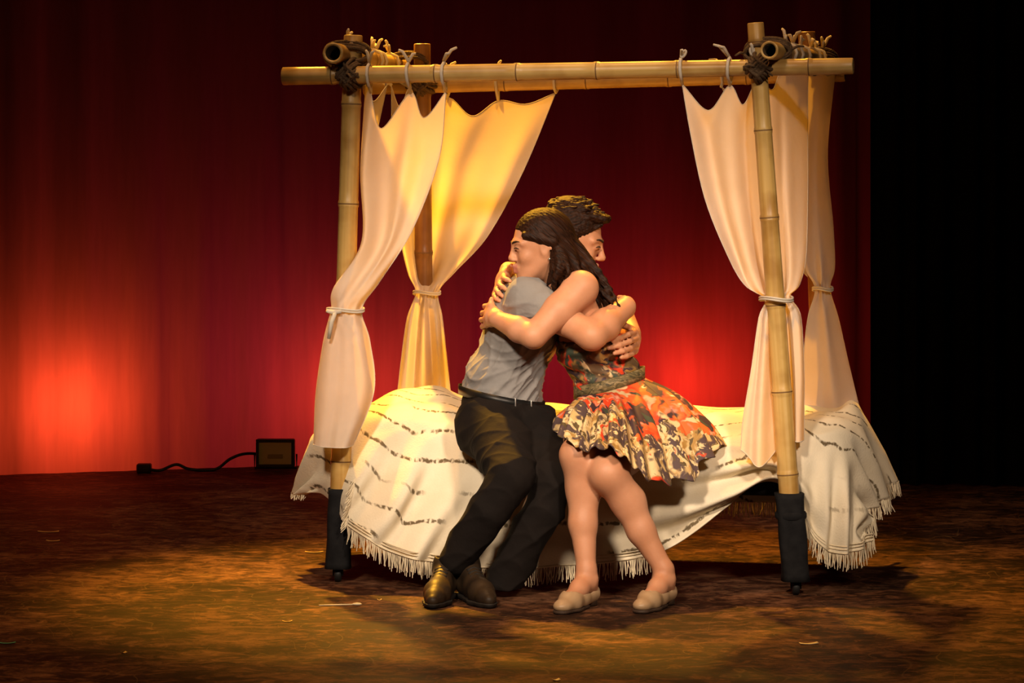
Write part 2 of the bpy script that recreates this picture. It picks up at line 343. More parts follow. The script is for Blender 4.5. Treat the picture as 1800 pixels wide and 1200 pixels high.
# ------------------------------------------------------------------ implicit surfaces for bodies and clothes
class Field:
    def __init__(s, lo, hi, h):
        s.lo = np.array(lo, float); s.h = h; s.n = np.ceil((np.array(hi)-s.lo)/h).astype(int)+1
        s.f = np.full(s.n, 0.5, 'f4')
    def sub(s, lo, hi):
        a = np.clip(np.floor((np.array(lo)-s.lo)/s.h).astype(int), 0, s.n-1); b = np.clip(np.ceil((np.array(hi)-s.lo)/s.h).astype(int)+1, 1, s.n)
        sl = tuple(slice(i, max(j, i+1)) for i, j in zip(a, b))
        ax = [(s.lo[i]+np.arange(sl[i].start, sl[i].stop)*s.h).astype('f4') for i in range(3)]
        return sl, ax[0][:, None, None], ax[1][None, :, None], ax[2][None, None, :]
    def blend(s, sl, d, k):
        f = s.f[sl]; hh = np.clip(0.5+0.5*(f-d)/k, 0, 1); s.f[sl] = f*(1-hh)+d*hh-k*hh*(1-hh)
    def cap(s, a, b, ra, rb=None, k=0.02):
        rb = ra if rb is None else rb; a = np.array(a, float); b = np.array(b, float); p = max(ra, rb)+k+3*s.h
        sl, X, Y, Z = s.sub(np.minimum(a, b)-p, np.maximum(a, b)+p)
        ab = b-a; L2 = max(ab@ab, 1e-9)
        t = np.clip(((X-a[0])*ab[0]+(Y-a[1])*ab[1]+(Z-a[2])*ab[2])/L2, 0, 1)
        d = np.sqrt((X-a[0]-t*ab[0])**2+(Y-a[1]-t*ab[1])**2+(Z-a[2]-t*ab[2])**2)-(ra+(rb-ra)*t)
        s.blend(sl, d, k)
    def chain(s, pts, rads, k=0.02):
        for i in range(len(pts)-1): s.cap(pts[i], pts[i+1], rads[i], rads[i+1], k)
    def ell_d(s, c, r, R, pad):
        c = np.array(c, float); r = np.array(r, float)
        R = np.eye(3) if R is None else np.array(R)
        e = np.abs(R)@r+pad
        sl, X, Y, Z = s.sub(c-e, c+e)
        X = X-c[0]; Y = Y-c[1]; Z = Z-c[2]
        q = [R[0, i]*X+R[1, i]*Y+R[2, i]*Z for i in range(3)]
        k0 = np.sqrt(sum((q[i]/r[i])**2 for i in range(3))); k1 = np.sqrt(sum((q[i]/r[i]**2)**2 for i in range(3)))+1e-6
        return sl, (k0*(k0-1)/k1).astype('f4')
    def ell(s, c, r, R=None, k=0.02):
        sl, d = s.ell_d(c, r, R, k+3*s.h); s.blend(sl, d, k)
    def carve(s, c, r, R=None, k=0.01):
        sl, d = s.ell_d(c, r, R, k+3*s.h)
        f = s.f[sl]; hh = np.clip(0.5-0.5*(f+d)/k, 0, 1); s.f[sl] = f*(1-hh)-d*hh+k*hh*(1-hh)
    def clip(s, p, nrm):
        """keep the side opposite to nrm"""
        p = np.array(p, float); nrm = np.array(nrm, float); nrm /= np.linalg.norm(nrm)
        sl, X, Y, Z = s.sub(s.lo, s.lo+s.n*s.h)
        s.f = np.maximum(s.f, ((X-p[0])*nrm[0]+(Y-p[1])*nrm[1]+(Z-p[2])*nrm[2]).astype('f4'))
    def mesh(s, smooth=2):
        f = s.f; f[0], f[-1] = 0.5, 0.5; f[:, 0] = 0.5; f[:, -1] = 0.5; f[:, :, 0] = 0.5; f[:, :, -1] = 0.5
        ins = f < 0; n = np.array(f.shape)
        cnt = np.zeros(n-1, 'i1')
        for dx in (0, 1):
            for dy in (0, 1):
                for dz in (0, 1): cnt += ins[dx:n[0]-1+dx, dy:n[1]-1+dy, dz:n[2]-1+dz]
        act = (cnt > 0) & (cnt < 8); idx = np.argwhere(act)
        ids = np.full(n-1, -1, 'i4'); ids[act] = np.arange(len(idx))
        cor = {}
        for dx in (0, 1):
            for dy in (0, 1):
                for dz in (0, 1): cor[dx, dy, dz] = f[idx[:, 0]+dx, idx[:, 1]+dy, idx[:, 2]+dz].astype(float)
        acc = np.zeros((len(idx), 3)); num = np.zeros(len(idx))
        for a in cor:
            for ax in range(3):
                if a[ax]: continue
                b = list(a); b[ax] = 1; b = tuple(b); fa, fb = cor[a], cor[b]
                m = (fa < 0) != (fb < 0); t = np.where(m, fa/np.where(m, fa-fb, 1), 0)
                p = np.tile(np.array(a, float), (len(idx), 1)); p[:, ax] = t
                acc[m] += p[m]; num[m] += 1
        V = s.lo+s.h*(idx+acc/num[:, None])
        Q = []
        for ax in range(3):
            o1, o2 = [(1, 2), (2, 0), (0, 1)][ax]
            sa = [slice(None)]*3; sb = [slice(None)]*3; sa[ax] = slice(0, -1); sb[ax] = slice(1, None)
            A, B = ins[tuple(sa)], ins[tuple(sb)]
            for flip, mk in ((False, A & ~B), (True, ~A & B)):
                e = np.argwhere(mk)
                if not len(e): continue
                def cid(d1, d2):
                    c = e.copy(); c[:, o1] -= d1; c[:, o2] -= d2; return ids[c[:, 0], c[:, 1], c[:, 2]]
                q = np.stack([cid(1, 1), cid(0, 1), cid(0, 0), cid(1, 0)], 1)
                Q.append(q[:, ::-1] if flip else q)
        Q = np.concatenate(Q)
        for it in range(smooth): V = relax(V, Q, 0.5)
        return V, Q
def relax(V, Q, w):
    acc = np.zeros_like(V); num = np.zeros(len(V))
    for a, b in ((0, 1), (1, 2), (2, 3), (3, 0)):
        for i, j in ((Q[:, a], Q[:, b]), (Q[:, b], Q[:, a])):
            for c in range(3): acc[:, c] += np.bincount(i, V[j, c], len(V))
            num += np.bincount(i, minlength=len(V))
    return V*(1-w)+w*acc/np.maximum(num, 1)[:, None]
def normals(V, Q):
    n = np.cross(V[Q[:, 2]]-V[Q[:, 0]], V[Q[:, 3]]-V[Q[:, 1]]); N = np.zeros_like(V)
    for a in range(4):
        for c in range(3): N[:, c] += np.bincount(Q[:, a], n[:, c], len(V))
    return N/(np.linalg.norm(N, axis=1)[:, None]+1e-12)
def quad_obj(name, V, Q, mats, parent=None, face_mat=None):
    me = bpy.data.meshes.new(name); me.vertices.add(len(V)); me.vertices.foreach_set('co', np.asarray(V, 'f4').ravel())
    me.loops.add(Q.size); me.loops.foreach_set('vertex_index', Q.astype('i4').ravel())
    me.polygons.add(len(Q)); me.polygons.foreach_set('loop_start', np.arange(0, Q.size, 4, dtype='i4'))
    me.update(calc_edges=True); me.validate()
    me.polygons.foreach_set('use_smooth', np.ones(len(me.polygons), bool))
    for m in mats: me.materials.append(m)
    if face_mat is not None: me.polygons.foreach_set('material_index', face_mat.astype('i4'))
    o = bpy.data.objects.new(name, me); COL.objects.link(o)
    if parent: put_under(o, parent)
    return o

# ================================================================== THE STAGE
def structure(name, V, Fs, mat, label=None):
    o = mesh_obj(name, V, Fs, mat); tag(o, label, None, None, 'structure'); return o
structure('floor', [(-9, -11, 0), (9, -11, 0), (9, 7, 0), (-9, 7, 0)], [(0, 1, 2, 3)], M['floor'], 'dark brown scuffed stage floor')
# curved red backdrop with shallow cloth folds
bd = catmull([(-6.5, 2.2), (-3.4, 3.42), (-2.25, 3.82), (-1.1, 4.22), (0.0, 4.45), (1.6, 4.55), (3.2, 4.55), (5.5, 4.5)], 220)
zs = np.linspace(0.0, 6.5, 40); V = []
for z in zs:
    for i, (x, y) in enumerate(bd):
        w = 0.010*math.sin(i*0.9+0.6*math.sin(z))+0.006*math.sin(i*2.3+z*1.1)
        V.append((x+0.2*w, y+w, z))
structure('wall_back', V, grid_faces(len(zs), len(bd)), M['backdrop'], 'dark red cloth backdrop glowing from lamps behind it')
# black leg curtain at the right wing
def leg_curtain(x0, x1, y0, y1, h, label):
    n = 150; V = []; rows = np.linspace(0.005, h, 14)
    for z in rows:
        for i in range(n):
            t = i/(n-1); a = 0.05*math.sin(t*x1*38)+0.025*math.sin(t*61+1.3)
            V.append((x0+(x1-x0)*t+0.02*math.sin(t*60), y0+(y1-y0)*t+a*(0.75+0.25*z/h), z))
    o = mesh_obj('stage_leg_curtain', V, grid_faces(len(rows), n), M['velour']); return tag(o, label, 'curtain')
leg_curtain(1.56, 4.8, 3.35, 3.0, 6.0, 'black pleated stage curtain hanging at the right wing')

# ================================================================== THE BED
bed = thing('canopy_bed', (0.17, 0.4, 0.0), 'four-poster bamboo canopy bed with rope-lashed beams and black wrapped legs', 'bed')
NODE_ME = None
def bamboo(name, a, b, r0, r1, nodes, parent, mat='bamboo', hollow=False):
    global NODE_ME
    a = Vector(a); b = Vector(b); Ln = (b-a).length
    prof = [(r0, 0.0)] if not hollow else [(r0*0.70, 0.10), (r0*0.72, 0.002), (r0*0.97, 0.0), (r0, 0.004)]
    marks = sorted(nodes); step = sorted(set([i/30 for i in range(1, 30)] + [m for m in marks] + [m+d for m in marks for d in (-0.012/Ln, -0.006/Ln, 0.006/Ln, 0.012/Ln)]))
    for t in step:
        if not 0.003 < t < 0.997: continue
        r = r0+(r1-r0)*t
        for mk in marks:
            dd = abs(t-mk)*Ln
            if dd < 0.005: r *= 1.05
            elif dd < 0.009: r *= 1.07
        prof.append((r, t*Ln))
    prof += [(r1, Ln-0.003), (r1*0.93, Ln), (r1*0.72, Ln-0.001), (r1*0.70, Ln-0.03)]
    V, Fs = lathe(prof, 22, True)
    o = mesh_obj(name, V, Fs, [M[mat], M['bamboo_inside']], None)
    n = 22
    for p in o.data.polygons:
        zc = p.center.z; rc = math.hypot(p.center.x, p.center.y)
        if (hollow and rc < r0*0.75 and zc < 0.12) or (rc < r1*0.74 and zc > Ln-0.04): p.material_index = 1
    q = (b-a).to_track_quat('Z', 'Y'); o.matrix_basis = Matrix.Translation(a) @ q.to_matrix().to_4x4()
    put_under(o, parent)
    for mk in marks:
        if NODE_ME is None:
            ring = [(1.0, -0.0028), (1.075, -0.0018), (1.085, 0), (1.075, 0.0018), (1.0, 0.0028)]
            Vr, Fr = lathe(ring, 22, False); NODE_ME = bpy.data.meshes.new('node_ring'); NODE_ME.from_pydata(Vr, [], Fr)
            NODE_ME.polygons.foreach_set('use_smooth', [True]*len(NODE_ME.polygons)); NODE_ME.materials.append(M['node'])
        rr = (r0+(r1-r0)*mk)*1.005
        rg = bpy.data.objects.new('node_ring', NODE_ME); COL.objects.link(rg); rg.parent = o
        rg.matrix_basis = Matrix.Translation((0, 0, mk*Ln)) @ Matrix.Diagonal((rr, rr, 1, 1))
    return o

FL0, FL1 = W(594, 1010, 0.125), W(621, 62, 0.125)
FR0, FR1 = W(1399, 1030, -0.195), W(1328, 40, -0.195)
BL0, BL1 = Vector((-0.31, 1.0, 0.03)), W(742, 77, 1.0)
BR0, BR1 = Vector((1.10, 0.69, 0.03)), W(1418, 56, 0.69)
def tz(y, y0, y1): return (y-y0)/(y1-y0)
FLs = FL0+(FL1-FL0)*0.05; FRs = FR0+(FR1-FR0)*0.05
post_fl = bamboo('post', FLs, FL1, 0.034, 0.031, [tz(y, 962, 62) for y in (810, 665, 500, 358, 183)], bed)
post_fr = bamboo('post', FRs, FR1, 0.0335, 0.0265, [tz(y, 980, 40) for y in (833, 688, 536, 382, 229, 74)], bed)
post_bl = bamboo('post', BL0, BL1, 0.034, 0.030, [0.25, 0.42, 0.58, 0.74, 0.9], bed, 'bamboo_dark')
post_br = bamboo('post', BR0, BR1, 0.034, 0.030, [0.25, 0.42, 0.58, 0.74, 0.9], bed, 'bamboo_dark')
FB0, FB1 = W(498, 134, 0.105), W(1500, 116, -0.285)
beam_f = bamboo('beam', FB0, FB1, 0.0295, 0.0262, [0.09, 0.275, 0.42, 0.56, 0.70, 0.83, 0.925], bed)
BB0, BB1 = W(640, 153, 1.085), W(1486, 130, 0.745)
beam_b = bamboo('beam', BB0, BB1, 0.0285, 0.027, [0.12, 0.3, 0.47, 0.64, 0.8], bed)
LB0, LB1 = W(585, 93, -0.02), Vector((-0.405, 1.15, 1.738))
beam_l = bamboo('beam', LB0, LB1, 0.034, 0.030, [0.22, 0.5, 0.78], bed, 'bamboo', True)
RB0, RB1 = W(1352, 88, -0.36), Vector((1.125, 0.86, 1.745))
beam_r = bamboo('beam', RB0, RB1, 0.029, 0.027, [0.22, 0.5, 0.78], bed, 'bamboo', True)

def lashing(center, du, dv, ru, rv, turns=5, r=0.0065):
    """rope wound around two crossing poles with directions du, dv, radii ru, rv: diagonal turns plus turns on each pole"""
    c = Vector(center); du = du.normalized(); dv = dv.normalized(); nn = du.cross(dv).normalized(); parts = []
    gap = (ru+rv)
    for sgn in (1, -1):
        ax = (du+dv*sgn).normalized(); across = nn.cross(ax).normalized()
        for k in range(turns):
            off = (k-(turns-1)/2)*r*2.3; pts = []; tw = random.uniform(-0.25, 0.25); lift = random.uniform(0, 0.006)
            for j in range(33):
                an = 2*math.pi*j/32; ca, sa = math.cos(an), math.sin(an); e = 0.8
                xx = math.copysign(abs(ca)**e, ca)*(max(ru, rv)*1.30+lift); yy = math.copysign(abs(sa)**e, sa)*(gap+0.008+lift)
                pts.append(c+across*xx+nn*yy+ax*(off*(1-0.35*abs(sa))+tw*xx*0.5))
            parts.append(tube(pts, r*random.uniform(0.8, 1.15), 6, False))
    # loose frayed ends
    for k in range(3):
        d1 = (du*random.uniform(-1, 1)+dv*random.uniform(-1, 1)+nn*random.choice((-1, 1))*0.4).normalized()
        p0 = c+nn*random.choice((-1, 1))*(gap+0.008); parts.append(tube([p0, p0+d1*0.03, p0+d1*0.055+Vector((0, 0, -0.012))], [r*0.8, r*0.7, r*0.4], 5))
    V, Fs = join(parts); return mesh_obj('rope_lashing', V, Fs, M['rope'], bed)
ux = (FB1-FB0).normalized(); bx_ = (LB1-LB0).normalized()
def on(a, b, X): t = (X-a.x)/(b.x-a.x); return a+(b-a)*t
def at_z(a, b, z): t = (z-a.z)/(b.z-a.z); return a+(b-a)*t
for post0, post1, beam0, beam1, rp, rb in ((FL0, FL1, FB0, FB1, 0.031, 0.029), (FR0, FR1, FB0, FB1, 0.027, 0.027), (BL0, BL1, BB0, BB1, 0.03, 0.028), (BR0, BR1, BB0, BB1, 0.03, 0.027)):
    p = at_z(post0, post1, 1.675); q = on(beam0, beam1, p.x); p = at_z(post0, post1, q.z)
    lashing((p+q)/2, ux, post1-post0, rb, rp)
for s0, s1, post0, post1 in ((LB0, LB1, FL0, FL1), (RB0, RB1, FR0, FR1), (LB0, LB1, BL0, BL1), (RB0, RB1, BR0, BR1)):
    p = at_z(post0, post1, s0.z); t = (p.y-s0.y)/(s1.y-s0.y); q = s0+(s1-s0)*t
    lashing((p+q)/2, s1-s0, post1-post0, 0.032, 0.03, 3)

# black wrapped lower legs on castors
def leg_wrap(a, b, top_px, rx, ry):
    ztop = top_px; n = 28; V = []; rows = np.linspace(0.045, ztop, 16); ph = random.uniform(0, 6)
    for i, z in enumerate(rows):
        c = at_z(a, b, z); t = i/15
        for j in range(n):
            an = 2*math.pi*j/n; e = 0.6
            x = math.copysign(abs(math.cos(an))**e, math.cos(an)); y = math.copysign(abs(math.sin(an))**e, math.sin(an))
            k = 1+0.03*math.sin(an*3+ph+z*9)+0.03*math.sin(z*42+an*2+ph)+(0.05 if i in (0, 15) else 0)
            V.append((c.x+x*rx*k, c.y+y*ry*k, z))
    Fs = grid_faces(16, n, True)+[tuple(range(n))[::-1], tuple(15*n+j for j in range(n))]
    return mesh_obj('leg_wrap', V, Fs, M['black_cloth'], bed)
def castor(a):
    parts = [lathe([(0.001, -0.012), (0.020, -0.012), (0.026, -0.008), (0.026, 0.008), (0.020, 0.012), (0.001, 0.012)], 20)]
    V, Fs = parts[0]; V = [(v[2]+a.x, v[0]+a.y, v[1]+0.026) for v in V]
    w = mesh_obj('castor', V, Fs, M['black_rubber'], bed)
    V, Fs = join([box((a.x-0.017, a.y-0.012, 0.02), (a.x-0.0135, a.y+0.012, 0.06)), box((a.x+0.0135, a.y-0.012, 0.02), (a.x+0.017, a.y+0.012, 0.06)), box((a.x-0.017, a.y-0.014, 0.05), (a.x+0.017, a.y+0.014, 0.07))])
    mesh_obj('fork', V, Fs, M['black_rubber'], w)
for a, b, zt, rx, ry in ((FL0, FL1, W(0, 858, 0.125).z, 0.041, 0.042), (FR0, FR1, W(0, 866, -0.195).z, 0.044, 0.044), (BL0, BL1, 0.30, 0.042, 0.042), (BR0, BR1, 0.30, 0.042, 0.042)):
    leg_wrap(a, b, zt, rx, ry); castor(at_z(a, b, 0.03))
# strap buckle lump on the right wrap
c = at_z(FR0, FR1, W(0, 905, -0.195).z)
V, Fs = lathe([(0.047, -0.012), (0.051, -0.006), (0.051, 0.006), (0.047, 0.012)], 24, False)
V = [(v[0]+c.x, v[1]+c.y, v[2]+c.z) for v in V]; mesh_obj('wrap_strap', V, Fs, M['black_cloth'], bed)

# bed coordinates: s along the front (0..LEN), b towards the back
O = Vector((-0.57, 0.125, 0)); EU = Vector((0.9774, -0.2113, 0)); EB = Vector((0.2113, 0.9774, 0)); LEN = 1.515
def B(s, b, z): p = O+EU*s+EB*b; return Vector((p.x, p.y, z))
V, Fs = box((-0.07, 0.10, 0.30), (LEN+0.02, 0.80, 0.47), 0.035)
V = [B(v[0], v[1], v[2]) for v in V]; mesh_obj('bed_platform', V, Fs, M['black_cloth'], bed)

# ================================================================== BLANKET
blanket = thing('blanket', B(LEN/2, 0.4, 0.5), 'cream woven blanket with broken dark stripes and fringed hem covering the bed', 'blanket')
hem = [(528, 866, .36), (572, 870, .24), (612, 924, .03), (690, 972, -.05), (780, 992, -.07), (900, 1000, -.08), (1020, 992, -.09), (1160, 968, -.13), (1280, 893, -.15), (1368, 848, -.12), (1440, 958, -.15), (1492, 972, -.14), (1524, 940, -.02)]
ss = [-0.20, -0.10, 0.05, 0.20, 0.36, 0.58, 0.78, 1.02, 1.25, 1.42, 1.56, 1.66, 1.74]
# rows: back hem, back edge, top x4, front edge, then down to the hem
rows = []
def col_row(bv, zv, lift=None):
    out = []
    for j, s in enumerate(ss):
        z = zv+(lift[j] if lift else 0); out.append(B(s, bv, z))
    return out
R0 = col_row(0.88, 0.20); R1 = col_row(0.87, 0.40); rt_ = [0, 0, 0, 0, 0, .008, .012, .014, .016, .018, .018, 0, 0]
R2 = col_row(0.80, 0.515, rt_)
pil = [0, 0, .06, .085, .045, .01, 0, 0, 0, 0, 0, 0, 0]
R3 = col_row(0.56, 0.52, [p+q for p, q in zip(pil, rt_)]); R4 = col_row(0.30, 0.52, [p*0.8+q for p, q in zip(pil, rt_)]); R5 = col_row(0.13, 0.515, [p*0.5 for p in pil]); R6 = col_row(0.055, 0.47, [p*0.3 for p in pil])
H_ = [W(*h) for h in hem]
R9 = H_
def mixp(a, b, t): return a*(1-t)+b*t
R7 = []; R8 = []
for j in range(len(ss)):
    a, b = R6[j], H_[j]; bow = Vector((0, -0.025, 0.0))
    R7.append(mixp(a, b, 0.36)+bow); R8.append(mixp(a, b, 0.70)+bow*0.9)
G = [R0, R1, R2, R3, R4, R5, R6, R7, R8, R9]
# left end hangs down past the mattress
for r, (px, py, Y) in zip(range(0, 9), ((600, 850, .95), (560, 815, .85), (552, 812, .75), (540, 835, .62), (530, 850, .50), (524, 860, .42), (522, 866, .36), (523, 868, .34), (526, 868, .33))): G[r][0] = W(px, py, Y)
for r, (s, b, z) in zip(range(1, 7), ((-.12, .86, .38), (-.10, .78, .50), (-.115, .56, .50), (-.115, .30, .49), (-.12, .14, .475), (-.115, .09, .44))): G[r][1] = B(s, b, z)
G[7][1] = W(566, 820, .24); G[8][1] = W(566, 850, .24)
# right end: edge column and hanging columns
for r, (px, py, Y) in zip(range(1, 9), ((1500, 740, .74), (1508, 714, .64), (1512, 722, .42), (1510, 742, .20), (1500, 765, .06), (1490, 790, -.02), (1490, 850, -.10), (1492, 915, -.14))): G[r][11] = W(px, py, Y)
for r, (px, py, Y) in zip(range(0, 10), ((1545, 850, .78), (1542, 800, .74), (1555, 838, .64), (1570, 848, .46), (1563, 862, .30), (1548, 880, .18), (1538, 890, .10), (1530, 900, .04), (1527, 925, -.03), (1524, 950, -.07))): G[r][12] = W(px, py, Y)
for r, (px, py, Y) in zip(range(5, 9), ((1432, 757, -.06), (1432, 790, -.10), (1436, 850, -.14), (1440, 910, -.16))): G[r][10] = W(px, py, Y)
G = np.array([[list(p) for p in r] for r in G])
NR, NC = 190, 300
g = catmull(G, NR); g = catmull(g.transpose(1, 0, 2), NC).transpose(1, 0, 2)
vv = np.linspace(0, 9, NR)[:, None]; uu = np.linspace(0, len(ss)-1, NC)[None, :]
# swag folds on the front drape and creases on the top
front = np.clip((vv-6.0)/1.6, 0, 1); low = np.clip((vv-5.6)/3.4, 0, 1)
fold = 0.038*np.sin(uu*6.6+vv*2.6)*front*np.clip(1-np.abs(uu-3.2)/3.0, 0, 1) \
     + 0.034*np.sin((vv*2.5-uu*0.9)*2.0)*front*np.clip(1.3-np.abs(uu-7.8)/2.0, 0, 1) \
     + 0.018*np.sin(uu*9.5+vv*0.7)*front*np.clip((uu-9.4)/0.8, 0, 1) \
     + 0.010*np.sin(uu*4.1+1.0)*low
g[:, :, 1] -= fold*0.9; g[:, :, 0] += fold*0.35
top = np.clip(1-np.abs(vv-3.6)/2.4, 0, 1)
g[:, :, 2] += top*(0.007*np.sin(uu*3.1+vv*2.2)+0.006*np.sin(uu*5.7-vv*3.1)+0.004*np.sin(vv*6+uu*1.3))
endr = np.clip((uu-11)/0.6, 0, 1); endl = np.clip((0.9-uu)/0.6, 0, 1)
g[:, :, 0] += (endr-endl)*0.018*np.sin(vv*4.3+0.5)
g[:, :, 2] = np.maximum(g[:, :, 2], 0.03)
arc_u = np.broadcast_to(np.concatenate([[0], np.cumsum(np.linalg.norm(np.diff(g[NR*6//9], axis=0), axis=1))])[None, :], (NR, NC))
arc_v = np.concatenate([np.zeros((1, NC)), np.cumsum(np.linalg.norm(np.diff(g, axis=0), axis=2), axis=0)], 0)
arc_v = arc_v-arc_v[-1:, :]*1.0+2.0    # lines keep parallel to the front hem
cl = mesh_obj('woven_cloth', g.reshape(-1, 3), grid_faces(NR, NC), M['blanket'], blanket, True, np.stack([arc_u.ravel(), arc_v.ravel()], 1))
so = cl.modifiers.new('thickness', 'SOLIDIFY'); so.thickness = 0.004; so.offset = 0
def fringe(path, length, spacing, side=None, parent=blanket, r=0.0022):
    """yarn ends hanging from a hem polyline"""
    P = np.asarray(path); seg = np.linalg.norm(np.diff(P, axis=0), axis=1); d = np.concatenate([[0], np.cumsum(seg)]); n = int(d[-1]/spacing)
    parts = []
    for k in range(n):
        t = d[-1]*(k+random.random()*0.6)/n; p = Vector([np.interp(t, d, P[:, i]) for i in range(3)])
        ln = length*random.uniform(0.75, 1.15); dirn = Vector((random.gauss(0, 0.10), random.gauss(0, 0.12), -1))
        if side is not None: dirn = dirn+Vector(side)
        dirn.normalize(); b = Vector((random.gauss(0, 0.0025), random.gauss(0, 0.0025), 0))
        q = p+dirn*ln; q.z = max(q.z, 0.006)
        parts.append(tube([p+Vector((0, 0, 0.004)), p+dirn*ln*0.5+b, q], [r, r*0.9, r*0.7], 4, False))
    V, Fs = join(parts); o = mesh_obj('fringe', V, Fs, M['fringe'], parent); o['kind'] = 'stuff'; return o
jc = lambda u: int(round(u/(len(ss)-1)*(NC-1)))
fringe(g[-1, jc(2):jc(6.9)], 0.052, 0.0042)
fringe(g[-1, jc(9.3):], 0.050, 0.0042)
fringe(g[int(NR*0.17):, -1], 0.045, 0.0045, (0.15, -0.05, 0))
fringe(g[int(NR*0.82):, jc(2)], 0.042, 0.005, (-0.7, -0.35, 0))
fringe(g[0, jc(2):jc(10)], 0.05, 0.006)
fringe(g[int(NR*0.30):, 0], 0.02, 0.006, (-0.2, 0, 0))
# knotted heading above the fringe
def heading(path, off, name='knotted_heading'):
    V, Fs = tube([Vector(p)+Vector((0, -0.004, off)) for p in path[::2]], 0.0025, 5, False); mesh_obj(name, V, Fs, M['fringe'], blanket)
for off in (0.004, 0.016, 0.026): heading(g[-1, jc(2.05):jc(6.9)], off); heading(g[-1, jc(9.4):], off)

# ================================================================== CURTAINS
def curtain(label, rows, folds, ties, tieback, seed, tails=None, nr=110, nc=130):
    """rows: control rows of (px, py, depth); folds: (count, amplitude) ripples; ties: list of (column, beam a, beam b, radius)"""
    rs = random.Random(seed)
    G = np.array([[list(W(*p)) for p in r] for r in rows]); root = thing('canopy_curtain', tuple(G[-1].mean(0)), label, 'curtain', 'canopy curtains')
    # denser rows along the drop
    g = catmull(G, nr); g = catmull(g.transpose(1, 0, 2), nc).transpose(1, 0, 2)
    tie_row = tieback; k = len(rows)-1
    v = np.linspace(0, k, nr)[:, None]; u = np.linspace(0, 1, nc)[None, :]
    away = np.clip(np.abs(v-tie_row)/1.0, 0.12, 1)*np.clip(v/0.8, 0.15, 1)
    amp = folds[1]*away
    ph = seed*1.7
    rip = np.sin(u*folds[0]*2*math.pi+ph+0.5*np.sin(v*0.9))+0.35*np.sin(u*folds[0]*3.7*math.pi+ph*2+v*0.35)
    pinch = np.clip(1-np.abs(v-tie_row)/0.55, 0, 1)
    rip2 = np.sin(u*46+ph)*pinch*0.004+np.sin(u*29+ph*3)*np.clip(1-np.abs(v-tie_row)/1.6, 0, 1)*0.004
    g[:, :, 1] += amp*rip+rip2
    g[:, :, 0] += 0.35*amp*np.sin(u*folds[0]*2*math.pi+ph+1.2)
    V = g.reshape(-1, 3)
    mesh_obj('panel', V, grid_faces(nr, nc), M['curtain'], root)
    # stitched hems: thin tube along both edges and the bottom
    for path in (g[:, 0], g[:, -1], g[-1], g[0]):
        Vh, Fh = tube([Vector(p) for p in path[::2]], 0.0014, 5, False); mesh_obj('hem', Vh, Fh, M['tie'], root)
    for colm, a, b, r in ties:
        p = Vector(G[0][colm]); d = (b-a).normalized(); t = (p-a).dot(d); c = a+d*t
        up = Vector((0, 0, 1)); up = (up-d*up.dot(d)).normalized(); fr = d.cross(up); fr = fr if fr.y < 0 else -fr
        rr = r+0.006; pts = [p]
        sh = d*rs.uniform(-0.008, 0.008)
        for an in (-40, 0, 40, 90, 140, 180, 220): pts.append(c+fr*(rr*math.cos(math.radians(an)))+up*(rr*math.sin(math.radians(an)))+sh*(an/220))
        pts.append(p+Vector((0, 0.01, 0)))
        parts = [tube(pts, 0.0055, 6)]
        # bow and tails on top of the beam
        kp = c+up*(rr+0.004)
        for q in range(2):
            d1 = d*rs.uniform(-0.05, 0.05)+up*rs.uniform(0.01, 0.045)+fr*rs.uniform(-0.02, 0.03)
            parts.append(tube([kp, kp+d1*0.6+up*0.01, kp+d1], [0.006, 0.0055, 0.004], 6))
        ta = rs.uniform(-0.9, 0.9); la = d*math.sin(ta)+up*math.cos(ta); lb = d*math.cos(ta)-up*math.sin(ta)
        lp = [kp+(la*(1-math.cos(x))*rs.choice((0.013, 0.013))+lb*math.sin(x)*0.006+fr*0.003) for x in np.linspace(0, 2*math.pi, 12)]
        if rs.random() < 0.5: parts.append(tube(lp, 0.0042, 5, False))
        Vt, Ft = join(parts); mesh_obj('tie', Vt, Ft, M['tie'], root)
    # tieback cord around the waist of the curtain
    ri = int(round(tie_row/k*(nr-1))); ring = g[ri]; c = ring.mean(0); rad = np.abs(ring-c).max(0)+0.006
    pts = [Vector((c[0]+math.cos(a)*rad[0], c[1]+math.sin(a)*max(rad[1], 0.03 if seed != 3 else 0.085), c[2]+0.004*math.sin(a*2))) for a in np.linspace(0, 2*math.pi, 40)]
    parts = [tube([p+Vector((0, 0, dz)) for p in pts], 0.0036, 6, False) for dz in (-0.0035, 0.0035)]
    for tl in (tails or []): parts.append(tube([W(*p) for p in tl], [0.007]+[0.008]*(len(tl)-2)+[0.006], 6))
    Vt, Ft = join(parts); mesh_obj('tieback', Vt, Ft, M['tie'], root)
    return root

